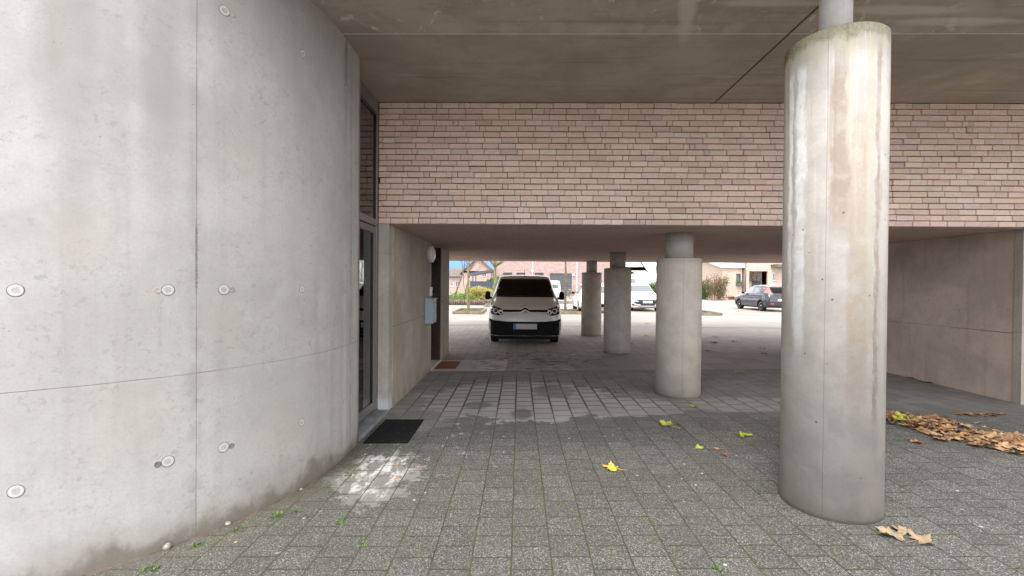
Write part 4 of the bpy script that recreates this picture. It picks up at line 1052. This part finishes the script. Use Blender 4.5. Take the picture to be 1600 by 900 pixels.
# ------------------------------------------------------------------ houses and fences
def gable_house(name, lb, x0, x1, y0, y1, eave, ridge, wallm, roofm, openings, axis='y', over=.3, chim=None, group=None):
    """ridge runs along `axis`; openings on the front face: (xa, xb, za, zb)"""
    t = thing(name, lb, 'house', ((x0+x1)/2, (y0+y1)/2, 0), 0, group)
    w = MB(); T = .25
    # front wall built from strips around the openings
    xs = sorted({x0, x1} | {o_[0] for o_ in openings} | {o_[1] for o_ in openings}); zs = sorted({0, eave} | {o_[2] for o_ in openings} | {o_[3] for o_ in openings})
    for a, b in zip(xs, xs[1:]):
        for c, d in zip(zs, zs[1:]):
            if any(o_[0]-1e-6 <= a and b <= o_[1]+1e-6 and o_[2]-1e-6 <= c and d <= o_[3]+1e-6 for o_ in openings): continue
            w.box((a, y0, c), (b, y0+T, d))
    w.box((x0, y0+T, 0), (x0+T, y1, eave)); w.box((x1-T, y0+T, 0), (x1, y1, eave)); w.box((x0+T, y1-T, 0), (x1-T, y1, eave))
    if axis == 'y':
        xm = (x0+x1)/2
        for yy in (y0, y1-T): w.prism([(x0, eave), (x1, eave), (xm, ridge)], lambda u, v, d, yy=yy: Vector((u, yy+d, v)), T)
    elif axis == 'x':
        ym = (y0+y1)/2
        for xx in (x0, x1-T): w.prism([(y0, eave), (y1, eave), (ym, ridge)], lambda u, v, d, xx=xx: Vector((xx+d, u, v)), T)
    w.build('wall', wallm, t, world=True)
    rf = MB(); th = .16
    if axis == 'y':
        xm = (x0+x1)/2; k = (ridge-eave)/(xm-x0)
        for s in (-1, 1):
            e = xm + s*((x1-x0)/2+over); ze = ridge - k*((x1-x0)/2+over)
            rf.prism([(e, ze), (xm, ridge), (xm, ridge+th), (e, ze+th)], lambda u, v, d: Vector((u, y0-over+d, v+.02)), y1-y0+2*over)
    elif axis == 'x':
        ym = (y0+y1)/2; k = (ridge-eave)/(ym-y0)
        for s in (-1, 1):
            e = ym + s*((y1-y0)/2+over); ze = ridge - k*((y1-y0)/2+over)
            rf.prism([(e, ze), (ym, ridge), (ym, ridge+th), (e, ze+th)], lambda u, v, d: Vector((x0-over+d, u, v+.02)), x1-x0+2*over)
    else: rf.box((x0-over, y0-over, eave+.002), (x1+over, y1+over, eave+.22))
    r_ = rf.build('roof', roofm, t, world=True)
    if chim:
        MB().box((chim[0]-.3, chim[1]-.3, chim[2]), (chim[0]+.3, chim[1]+.3, chim[3])).build('chimney', wallm, r_, world=True)
    for i, o_ in enumerate(openings):
        a, b, c, d = o_[:4]; kind = o_[4] if len(o_) > 4 else 'window'
        fm_ = MB(); e = .07
        if kind == 'window':
            for p, q in (((a, y0+.08, c), (a+e, y0+.16, d)), ((b-e, y0+.08, c), (b, y0+.16, d)), ((a+e, y0+.08, c), (b-e, y0+.16, c+e)), ((a+e, y0+.08, d-e), (b-e, y0+.16, d)), (((a+b)/2-.03, y0+.085, c+e), ((a+b)/2+.03, y0+.155, d-e))): fm_.box(p, q)
            wn = fm_.build('window', M['trim'] if len(o_) < 6 else o_[5], t, world=True)
            MB().box((a+e, y0+.12, c+e), (b-e, y0+.135, d-e)).build('pane', M['hglass'], wn, world=True)
            MB().box((a-.05, y0-.05, c-.07), (b+.05, y0+.10, c-.003)).build('sill', M['blue'], wn, world=True)
            MB().box((a, y0+.6, c), (b, y0+.65, d)).build('blind', M['dark'], wn, world=True)
        elif kind == 'garage':
            n_ = 8
            for k in range(n_): fm_.box((a, y0+.10+.008*(k % 2), c+(d-c)*k/n_), (b, y0+.16, c+(d-c)*(k+.93)/n_))
            fm_.build('garage_door', M['darkgrey'], t, world=True)
        elif kind == 'dark':
            fm_.box((a, y0+.14, c), (b, y0+.20, d)); fm_.build('shutter', M['darkgrey'], t, world=True)
        elif kind == 'porch':
            fm_.box((a, y0+1.2, c), (b, y0+1.3, d)); pw = fm_.build('porch_wall', wallm, t, world=True)
            MB().box((b-1.1, y0+1.14, 0), (b-.15, y0+1.198, 2.1)).build('front_door', M['darkgrey'], t, world=True)
            MB().box((a, y0+T, d), (b, y0+1.3, d+.1)).build('porch_ceiling', M['trim'], t, world=True)
    return t
# big rose brick building behind the van (60 m away)
X60 = lambda px: at(px, 440, 60).x
Z60 = lambda py: at(860, py, 60).z
hb_ = gable_house('brick_building', 'long mottled rose brick building with slot windows and dark grey garage door behind the van', X60(772), X60(972), 60, 72, 6.6, 0, M['rosebrick'], M['darkgrey'],
    [(X60(786), X60(800), Z60(436), Z60(426.4), 'window', M['darkgrey']), (X60(807), X60(820.5), Z60(436), Z60(426.4), 'window', M['darkgrey']), (X60(835.5), X60(849.5), Z60(436), Z60(426.4), 'window', M['darkgrey']),
     (X60(859), X60(893.5), 0.0, Z60(427), 'garage')], axis='flat')
for px in (832, 901): MB().box((X60(px)-.03, 59.9, 0), (X60(px)+.05, 59.99, 6.5)).build('downpipe', M['trim'], hb_, world=True)
for px, py in ((896, 429), (831.5, 424)):
    MB().box((X60(px)-.15, 59.8, Z60(py)-.15), (X60(px)+.15, 59.998, Z60(py)+.15)).build('wall_light', M['white'], hb_, world=True)
X70 = lambda px: at(px, 440, 68).x
Z70 = lambda py: at(740, py, 68).z
ho = gable_house('brick_house', 'pale pink brick house with steep gable behind the mossy street tree', X70(722), X70(771), 68, 80, Z70(426), Z70(403.5), M['pinkbrick'], M['roof'],
    [(X70(752.5), X70(760), Z70(432), Z70(423.5)), (X70(729), X70(735), Z70(436), Z70(426))], axis='y', over=.35)
X75 = lambda px: at(px, 440, 75).x
Z75 = lambda py: at(712, py, 75).z
gable_house('distant_house', 'pale pink house with a brown grey tiled roof at the far left', X75(702), X75(727.5), 75, 85, Z75(432), Z75(419), M['pinkbrick'], M['roof'],
    [(X75(712), X75(717.5), Z75(448), Z75(440)), (X75(704), X75(708), Z75(448), Z75(440))], axis='x', over=.4)
# carport
cp = thing('carport', 'open carport with dark slanting beam and thin posts beside the pink gabled house', 'carport', (-5.2, 56, 0))
c0, c1 = at(737, 430, 56), at(769, 423.5, 56)
for p_ in (at(739, 430, 56), at(743.5, 430, 56)): MB().box((p_.x-.06, 55.9, 0), (p_.x+.06, 56.1, p_.z)).build('post', M['darkgrey'], cp, world=True)
MB().box((c1.x-.1, 55.9, 0), (c1.x+.02, 56.1, c1.z)).build('post', M['darkgrey'], cp, world=True)
mb = MB(); mb.add([(c0.x-.3, 55.8, c0.z-.05), (c1.x+.1, 55.8, c1.z-.05), (c1.x+.1, 60, c1.z-.05), (c0.x-.3, 60, c0.z-.05), (c0.x-.3, 55.8, c0.z+.28), (c1.x+.1, 55.8, c1.z+.2), (c1.x+.1, 60, c1.z+.2), (c0.x-.3, 60, c0.z+.28)],
   [(0, 3, 2, 1), (4, 5, 6, 7), (0, 1, 5, 4), (1, 2, 6, 5), (2, 3, 7, 6), (3, 0, 4, 7)]); mb.build('beam_roof', M['darkgrey'], cp, world=True)
# navy fence
fn = thing('panel_fence', 'dark navy panel fence behind the planting bed', 'fence', (-4.4, 48, 0))
xa, xb = at(735, 450, 48).x, at(790, 450, 48).x; zt = at(750, 439.5, 48).z
k = 0; x = xa
while x < xb:
    MB().box((x, 47.96, .05), (min(x+1.72, xb), 48, zt + (.03 if k % 2 else 0))).build('fence_panel', M['navy'], fn, world=True)
    MB().box((x-.05, 47.93, 0), (x+.05, 48.03, zt+.08)).build('fence_post', M['darkgrey'], fn, world=True)
    x += 1.8; k += 1
# low timber fence right of the van and a row of bikes
lf_ = thing('picket_fence', 'low weathered picket fence in front of the rose brick building, right of the van', 'fence', (5.4, 52, 0))
pk = MB()
for i in range(26): pk.box((3.6+i*.19, 51.98, .0), (3.6+i*.19+.09, 52.01, .85 + .05*(i % 3)))
pk.build('pickets', M['timber'], lf_, world=True)
rl = MB(); rl.box((3.6, 52.012, .25), (8.5, 52.05, .33)); rl.box((3.6, 52.012, .62), (8.5, 52.05, .70)); rl.build('rails', M['timber'], lf_, world=True)
def bicycle(x, y, rz, lb):
    t = thing('bicycle', lb, 'bicycle', (x, y, 0), rz, 'bicycles parked by the picket fence')
    for cx in (-.52, .52):
        w = MB(); w.tube([(cx+.33*math.cos(a), 0, .34+.33*math.sin(a)) for a in [2*math.pi*i/24 for i in range(25)]], .02, 6, caps=False)
        wh = w.build('wheel', M['tyre'], t)
        s_ = MB()
        for i in range(8): a = math.pi*i/8; s_.tube([(cx-.31*math.cos(a), 0, .34-.31*math.sin(a)), (cx+.31*math.cos(a), 0, .34+.31*math.sin(a))], .003, 4)
        s_.build('spokes', M['rim'], wh)
    f = MB()
    for a, b in (((-.52, 0, .34), (-.18, 0, .85)), ((-.18, 0, .9), (-.05, 0, .3)), ((-.05, 0, .3), (.38, 0, .85)), ((-.18, 0, .82), (.38, 0, .85)), ((-.52, 0, .34), (-.05, 0, .3)), ((.36, 0, .98), (.52, 0, .34))): f.tube([a, b], .018, 6)
    f.build('frame', M['navy_paint'], t)
    MB().tube([(.28, -.28, 1.02), (.36, -.1, 1.0), (.36, .1, 1.0), (.28, .28, 1.02)], .014, 6).build('handlebar', M['chrome'], t)
    MB().box((-.32, -.07, .9), (-.08, .07, .95)).build('saddle', M['plastic'], t, bevel=.02)
bicycle(5.0, 47.5, R(20), 'bicycle with black saddle parked nearer the thin tree before the picket fence')
bicycle(6.6, 48.2, R(-25), 'bicycle parked nearer the white compact car before the picket fence')
# cream gabled house behind the white vans
X55 = lambda px: at(px, 440, 60).x
gable_house('cream_house', 'cream rendered gabled house behind the roof rack van', X55(979)-2.5, X55(1030), 66, 76, 3.6, 8.4, M['render'], M['roof_red'],
    [(at(981, 400, 66).x, at(986, 400, 66).x, at(985, 417, 66).z, 3.55, 'window', M['alu']), (at(989, 400, 66).x, at(995, 400, 66).x, at(990, 417, 66).z, 3.55, 'window', M['alu'])], axis='y', over=.2)
def hedge(name, lb, x0, x1, y, h, d, m, n, size, seed):
    rg = random.Random(seed); t = thing(name, lb, 'hedge', ((x0+x1)/2, y, 0)); mb = MB(); cx = (x0+x1)/2
    for k in range(max(3, int((x1-x0)/1.1))):
        xx = x0 + (x1-x0)*rg.random(); foliage(mb, (xx-cx, 0, h*.5*rg.uniform(.85, 1.1)), (.9, d, h*.55), n, size, rg)
    mb.build('foliage', m, t)
    st_ = MB()
    for k in range(int((x1-x0)/.35)):
        xx = x0 - cx + .35*k; st_.tube([(xx, rg.uniform(-.2, .2), -.03), (xx+rg.uniform(-.2, .2), 0, h*.8)], [.03, .01], 5)
    st_.build('stems', M['bark2'], t); return t
hedge('clipped_hedge', 'low green hedge between the roof rack van and the second column', at(1005, 440, 50).x, at(1040, 440, 50).x, 50, 1.95, .6, M['f_hedge'], 1500, .06, 41)
hedge('green_hedge', 'loose green hedge just right of the second column', at(1090, 440, 49).x, at(1114, 440, 49).x, 49.5, 2.2, .7, M['f_hedge'], 1300, .07, 42)
hedge('beech_hedge', 'tall brown leafed beech hedge against the left corner of the pink house', at(1112, 440, 47).x, at(1133, 440, 47).x, 47, 2.75, .6, M['f_brown'], 2000, .06, 43)
# pink brick house on the right
X50 = lambda px: at(px, 440, 50).x
Z50 = lambda py, px=1160: at(px, py, 50).z
ph = gable_house('pink_house', 'low pale pink brick house with a white roof edge, left of the porch', X50(1131.5), X50(1163), 50.5, 60, Z50(418), Z50(404), M['palebrick'], M['trim'],
    [(X50(1153.5), X50(1161), Z50(445), Z50(427.5), 'window', M['darkgrey'])], axis='x', over=.25)
MB().box((X50(1153), 50.2, Z50(446)), (X50(1162), 50.44, Z50(442.5))).build('window_box', M['darkgrey'], ph, world=True)
rg = random.Random(5); fb = MB(); foliage(fb, ((X50(1153)+X50(1162))/2, 50.3, Z50(440.5)), (.35, .12, .2), 300, .04, rg)
pb = fb.build('window_plants', M['f_green'], ph, world=True)
p2 = gable_house('porch_house', 'taller pale pink brick house wing with a recessed porch behind the dark car', X50(1166), X50(1240), 50, 61, 6.2, 0, M['palebrick'], M['roof'],
    [(X50(1170.5), X50(1199.5), 0, Z50(423.5), 'porch'), (X50(1207), X50(1213.5), Z50(438.5), Z50(426), 'window', M['trim'])], axis='flat')
MB().tube([(X50(1164.3), 49.92, 0), (X50(1164.3), 49.92, 6.2)], .06, 10).build('downpipe', M['alu'], p2, world=True)
mb = MB(); mb.box((X50(1204), 48.9, Z50(417.5)), (X50(1242), 49.998, Z50(413))); mb.build('canopy', M['roof'], p2, world=True)
shrub('hanging_plant', 'pale hanging plant in the porch behind the dark car', X50(1186), 50.9, (.75, .3, .55), 1200, .07, folmat('pale_dry_plant', ((.35, .33, .30), (.5, .47, .42), (.25, .2, .15))), 12, 'plant', z0=2.0)
shrub('flower_bush', 'small reddish bush at the foot of the pink house left of the dark car', X50(1144), 49.3, (1.0, .4, .22), 1500, .05, folmat('reddish_bush', ((.25, .08, .05), (.35, .16, .10), (.14, .16, .05))), 14)
shrub('flower_bush', 'small yellow bush by the pink house near the nose of the dark car', X50(1153.5), 48.6, (.5, .4, .22), 900, .05, M['f_yellow'], 15)
DT = 'distant bare trees behind the hedges'
for i, (px, Y, H_, s_) in enumerate(((1102, 75, 8, 51), (1118, 82, 9, 52), (1129, 70, 7, 53))):
    tree('distant_tree', ('bare distant tree just right of the second column', 'tall bare distant tree above the gap between the two hedges', 'bare distant tree above the brown beech hedge')[i],
         at(px, 440, Y).x, Y, .13, H_, 2.2, s_, M['bark2'], DT, twigs=1.4, dens=5)
tree('distant_tree', 'bare distant tree beside the cream house gable', at(1026, 440, 72).x, 72, .12, 8, 2.2, 54, M['bark2'], DT, twigs=1.3)
gable_house('far_house', 'tiny far house with a pale gable seen over the green hedge', at(1104, 440, 110).x, at(1122, 440, 110).x, 110, 118, at(1112, 437, 110).z, at(1112, 428, 110).z, M['palebrick'], M['roof'], [(at(1109, 440, 110).x, at(1112, 440, 110).x, 1, 2.2)], axis='y')

# ------------------------------------------------------------------ fallen leaves and weeds
def maple(name, seed, curl, m, size=.14):
    rg = random.Random(seed)
    tips = [(-126, .62), (-64, .95), (0, 1.05), (64, .95), (126, .62)]
    out = []
    for i, (a, r) in enumerate(tips):
        a += rg.uniform(-5, 5); r *= rg.uniform(.9, 1.05)
        for da, k in ((-24, .66), (-17, .84), (-10, .76), (0, 1.0), (10, .77), (17, .83), (24, .64)):
            out.append((math.radians(a+da), r*k))
        if i < 4: out.append((math.radians((a+tips[i+1][0])/2), .50))
    out.append((math.pi, .16)); s = size/2
    mb = MB(); rings = [.0, .35, .7, 1.0]; vs = [(0, 0, .0)]; n = len(out)
    for k in rings[1:]:
        for a, r in out: vs.append((math.sin(a)*r*k*s, math.cos(a)*r*k*s, 0))
    def z(x, y):
        d = math.hypot(x, y)/s
        return s*(curl*d*d*.38 + .09*math.sin(7*x/s+seed)*d + .10*math.cos(6*y/s+2*seed)*d + .05*math.sin(13*(x+y)/s)*d) 
    vs = [(x, y, z(x, y)) for x, y, _ in vs]
    mz = min(v[2] for v in vs); vs = [(x, y, zz-mz+.003) for x, y, zz in vs]
    fs = [(0, 1+i, 1+(i+1) % n) for i in range(n)]
    for r in range(2):
        for i in range(n): fs.append((1+r*n+i, 1+(r+1)*n+i, 1+(r+1)*n+(i+1) % n, 1+r*n+(i+1) % n))
    mb.add(vs, fs, True)
    mb.tube([(0, 0, .004-mz), (0, -s*.6, .006), (s*.1, -s*1.25, .005)], [.0016, .0014, .001], 5)
    me_o = mb.build(name, m, base=False); return me_o
protos = {}
def leaf(px, py, key, size, lb, rz=0, curl=.3, seed=1, group=None, tilt=(0, 0), P=None, cat='leaf'):
    k = (key, seed, curl)
    p = P or onfloor(px, py)
    if k in protos:
        o = protos[k].copy(); COL.objects.link(o)
    else:
        o = maple('fallen_leaf', seed, curl, M[key], .14); protos[k] = o
    o.location = p; o.rotation_euler = (tilt[0], tilt[1], rz); sc = size/.14; o.scale = (sc, sc, sc)
    tag(o, lb, cat, group or 'single leaves scattered on the paving')
    return o
leaf(958, 733, 'l_y', .19, 'bright yellow maple leaf alone on the paving in the middle foreground', 1.2, .25, 2)
leaf(1044, 665, 'l_yg', .22, 'yellow green leaf between the two nearest columns, leftmost of the green ones', .6, .35, 1)
leaf(1087, 636, 'l_yg', .15, 'yellow green leaf lying just in front of the second column', 2.5, .5, 3)
leaf(1160, 680, 'l_yg', .19, 'pale green leaf close to the left side of the big column', 4.0, .4, 4)
leaf(1091, 701, 'l_yg', .11, 'small curled olive leaf between the columns, beside a tiny tan one', 5, .9, 5)
leaf(1122, 702, 'l_or', .09, 'tiny tan leaf beside the small curled olive leaf', 2, .4, 6)
leaf(1063, 664, 'l_red', .08, 'dark red leaf scrap at the tip of the leftmost green leaf', 2, .8, 7)
leaf(1135, 712, 'l_red', .08, 'thin dark twig like leaf scrap below the small tan leaf', 1, 1.2, 8)
leaf(965, 613, 'l_or', .14, 'orange brown leaf on the washed pavers left of the second column', 1, .6, 6)
leaf(858, 598, 'l_red', .12, 'small reddish leaf on the pale washed pavers in front of the van', 0, .5, 7)
leaf(795, 553, 'l_red', .17, 'dark red leaf on the dark pavers just in front of the van', 1.6, .5, 8)
leaf(746, 551, 'l_pale', .13, 'pale curled leaf left of the van, nearest of the three in line', 1, .7, 9)
leaf(753, 538, 'l_pale', .13, 'pale curled leaf left of the van, middle of the three in line', 2, .7, 10)
leaf(760, 529, 'l_pale', .13, 'pale curled leaf by the front wheel of the van, farthest of the three in line', 3, .7, 9)
leaf(1010, 525.5, 'l_y', .24, 'yellow leaf far back between the third and second columns', 1, .9, 2)
leaf(988, 538, 'l_br', .16, 'brown leaf right beside the foot of the third column', 1, .7, 11)
leaf(974, 553, 'l_red', .22, 'dark brown leaf in front of the foot of the third column', 1.5, .4, 8)
leaf(1097, 593, 'l_pale', .12, 'small whitish leaf at the right foot of the second column', .5, .7, 10)
leaf(1154, 582, 'l_yg', .17, 'dull green leaf on the pavers behind the big column, left edge', .5, .3, 4)
leaf(1196, 578, 'l_yg', .12, 'small green leaf far back beside the big column', 2.5, .4, 1)
leaf(1182, 596, 'l_or', .12, 'faint tan leaf far back beside the big column', 2.5, .3, 6)
leaf(1107, 549, 'l_br', .20, 'brown leaf far back right of the second column, next to the paving band', 1, .3, 11)
leaf(1117, 536, 'l_br', .28, 'larger brown curled leaf near the back of the building right of the second column', 2, .5, 11)
leaf(1148, 534, 'l_pale', .18, 'white looking leaf near the back of the building, between second column and big column', 2, .5, 9)
leaf(1118, 527, 'l_pale', .26, 'pale flat leaf at the far edge of the shade right of the second column', 0, .2, 10)
leaf(1192, 545, 'l_pale', .16, 'pale leaf at the back of the building closest to the big column', 0, .3, 9)
leaf(1195, 553, 'l_br', .18, 'brown leaf at the back of the building closest to the big column', 0, .3, 11)
leaf(1012, 506, 'l_or', .25, 'tan leaf beyond the kerb line by the second column', 0, .3, 6)
leaf(1093, 510, 'l_pale', .2, 'pale leaf on the kerb line right of the second column', 0, .3, 10)
leaf(622, 746, 'l_or', .06, 'tiny orange leaf scrap on the near paving below the black mat, right one', 0, .4, 6)
leaf(620, 727, 'l_or', .05, 'tiny rust leaf scrap on the near paving below the black mat, upper one', 1, .8, 7)
leaf(653, 731, 'l_or', .055, 'tiny tan leaf scrap right of the lime stains near the black mat', 1, .8, 6)
leaf(1433, 691, 'l_br', .15, 'single brown leaf in front of the leaf drift', 1.8, .35, 11)
leaf(1428, 592, 'l_or', .20, 'orange leaf at the foot of the side wall, standing up slightly', .8, .9, 6)
leaf(1448, 598, 'l_br', .20, 'brown leaf at the foot of the side wall, right of the orange one', 2.1, .5, 11)
leaf(1395, 836, 'l_pale', .20, 'large pale leaf on the near paving right of the big column foot, left of two', 1.9, .5, 10)
leaf(1437, 846, 'l_pale', .17, 'large pale leaf on the near paving right of the big column foot, right of two', 4.9, .5, 9)
leaf(1415, 832, 'l_pale', .15, 'pale leaf scrap overlapping the two large leaves right of the big column', .9, .3, 10)
# the drift by the side wall
rg = random.Random(17)
DG = 'brown leaves heaped in the drift'
spine = [(1390, 655), (1430, 662), (1480, 672), (1530, 684), (1580, 694), (1640, 705), (1700, 712)]
for i in range(215):
    f = rg.random()*(len(spine)-1); j = int(f); f -= j
    px = spine[j][0]*(1-f) + spine[j+1][0]*f; py = spine[j][1]*(1-f) + spine[j+1][1]*f
    wd = 5 + 11*min(1, (px-1385)/110) if px < 1560 else 15
    px += rg.uniform(-10, 10); py += max(-1.3, min(1.3, rg.gauss(0, .62)))*wd
    p = onfloor(px, py); p.z += rg.random()*.022
    key, sd, cu = rg.choice((('l_br', 11, .25), ('l_or', 6, .4), ('l_tan', 12, .6), ('l_tan', 13, .4), ('l_or', 14, .2), ('l_br', 15, .7), ('l_tan', 6, .2)))
    leaf(0, 0, key, rg.uniform(.11, .19), 'dry brown or tan leaf heaped among others in the drift near the side wall', rg.uniform(0, 6.3), cu, sd, DG, (rg.uniform(-.28, .28), rg.uniform(-.28, .28)), p)
for i, (px, py) in enumerate(((1408, 657), (1416, 654), (1424, 659), (1403, 662))):
    leaf(0, 0, 'l_yg', .15, 'green leaf among the brown ones at the left end of the drift', i*1.7, .4, 1, 'green leaves at the left end of the drift', (.2, .1), onfloor(px, py) + Vector((0, 0, .045)))
leaf(1555, 684, 'l_y', .17, 'yellow leaf lying on top of the brown drift near its middle', 1, .4, 2, tilt=(.1, .2), P=onfloor(1548, 680) + Vector((0, 0, .05)))
for i in range(9):
    px = 1498 + i*8 + rg.uniform(-3, 3); leaf(px, 648 + rg.uniform(-2, 3), rg.choice(('l_br', 'l_or')), .13, 'tan leaf in the thin row behind the drift, closer to the side wall', rg.uniform(0, 6), .5, rg.choice((6, 11)) if 0 else 6, 'thin row of tan leaves behind the drift')
# weeds
def weed(px, py, s, lb, seed):
    rg = random.Random(seed); mb = MB(); p = onfloor(px, py)
    for i in range(40):
        a = rg.uniform(0, 6.28); L = s*rg.uniform(.3, .95); w = s*.13; el = rg.uniform(.15, 1.1)
        d = Vector((math.cos(a)*math.cos(el), math.sin(a)*math.cos(el), math.sin(el))); sd = Vector((-math.sin(a), math.cos(a), 0))
        o = Vector((rg.uniform(-.7, .7)*s, rg.uniform(-.7, .7)*s, 0)); w *= .6; L *= .7
        mb.add([o, o+d*L*.5+sd*w, o+d*L, o+d*L*.5-sd*w], [(0, 1, 2, 3)])
    ob = mb.build('weed', M['f_weed'], base=False); ob.location = p; tag(ob, lb, 'weed', 'weeds along the curved wall')
weed(238, 889, .05, 'bright green weed at the bottom left by the curved wall', 1)
weed(306, 853, .04, 'small weed just right of the large pebble at the wall foot', 2)
weed(372, 828, .045, 'small round weed below the rough white mortar lump', 3)
weed(430, 807, .05, 'spreading weed in a joint along the middle of the wall foot', 4)
weed(460, 800, .035, 'tiny weed right of the spreading weed along the wall foot', 5)
weed(545, 742, .045, 'weed at the left edge of the white lime spill', 6)
weed(511, 760, .04, 'weed between the curved wall and the white lime spill', 7)
weed(532, 816, .045, 'weed in a paver joint left of the middle foreground', 8)
weed(569, 852, .035, 'faint weed in a paver joint near the bottom, left of the middle', 9)
weed(1198, 768, .035, 'tiny bright weed at the left foot of the big column', 10)
weed(1118, 889, .035, 'tiny weed in a joint at the bottom, left of the big column', 11)

# ------------------------------------------------------------------ sky and light
w = bpy.data.worlds.new('World'); scene.world = w; w.use_nodes = True
n = NT(w); bgn = w.node_tree.nodes['Background']
SUN_EL, SUN_AZ = 58, 205
sky = n.N.new('ShaderNodeTexSky'); sky.sky_type = 'NISHITA'; sky.sun_disc = False
sky.sun_elevation = R(SUN_EL); sky.sun_rotation = R(SUN_AZ); sky.air_density = 1; sky.dust_density = 2.0; sky.ozone_density = 1
G = n.N.new('ShaderNodeTexCoord').outputs['Generated']
x_, y_, z_ = n.xyz(G)
cl = n.step(n.noise(n.scale(G, (1, 1, 2.2)), 2.3, 6, .6, .3), .38, .52)
cl = n.mx(cl, n.step(x_, -.035, .01))
wedge = n.mul(n.step(x_, -.45, -.25), n.step(x_, -.035, .01, 1., 0.))
cl = n.mul(cl, n.sub(1., n.mul(wedge, n.step(z_, .0, .35, 1., .0))))
lum = n.N.new('ShaderNodeRGBToBW'); n.L.new(sky.outputs[0], lum.inputs[0])
lv = n.add(n.mul(lum.outputs[0], 1.0), 3.2)
cloud = n.vec(n.mul(lv, 1.0), n.mul(lv, .985), n.mul(lv, .97))
blue = n.mix(n.step(z_, .0, .3), (.75, 1.55, 3.1), sky.outputs[0])
cc = n.mix(n.mul(cl, .94), blue, cloud)
n.L.new(cc, bgn.inputs[0]); bgn.inputs[1].default_value = .135
sl_ = bpy.data.lights.new('sun', 'SUN'); so = bpy.data.objects.new('sun', sl_); COL.objects.link(so)
sl_.energy = .75; sl_.angle = R(16); sl_.color = (1, .96, .9)
az = R(SUN_AZ); el = R(SUN_EL)
sd = Vector((math.sin(az)*math.cos(el), math.cos(az)*math.cos(el), math.sin(el)))
so.rotation_euler = sd.to_track_quat('Z', 'Y').to_euler(); so.location = (0, -10, 30)
scene.view_settings.view_transform = 'Standard'; scene.view_settings.look = 'None'
scene.view_settings.exposure = 1.8; scene.view_settings.gamma = 1
scene.render.engine = 'CYCLES'
scene.cycles.max_bounces = 9; scene.cycles.diffuse_bounces = 7
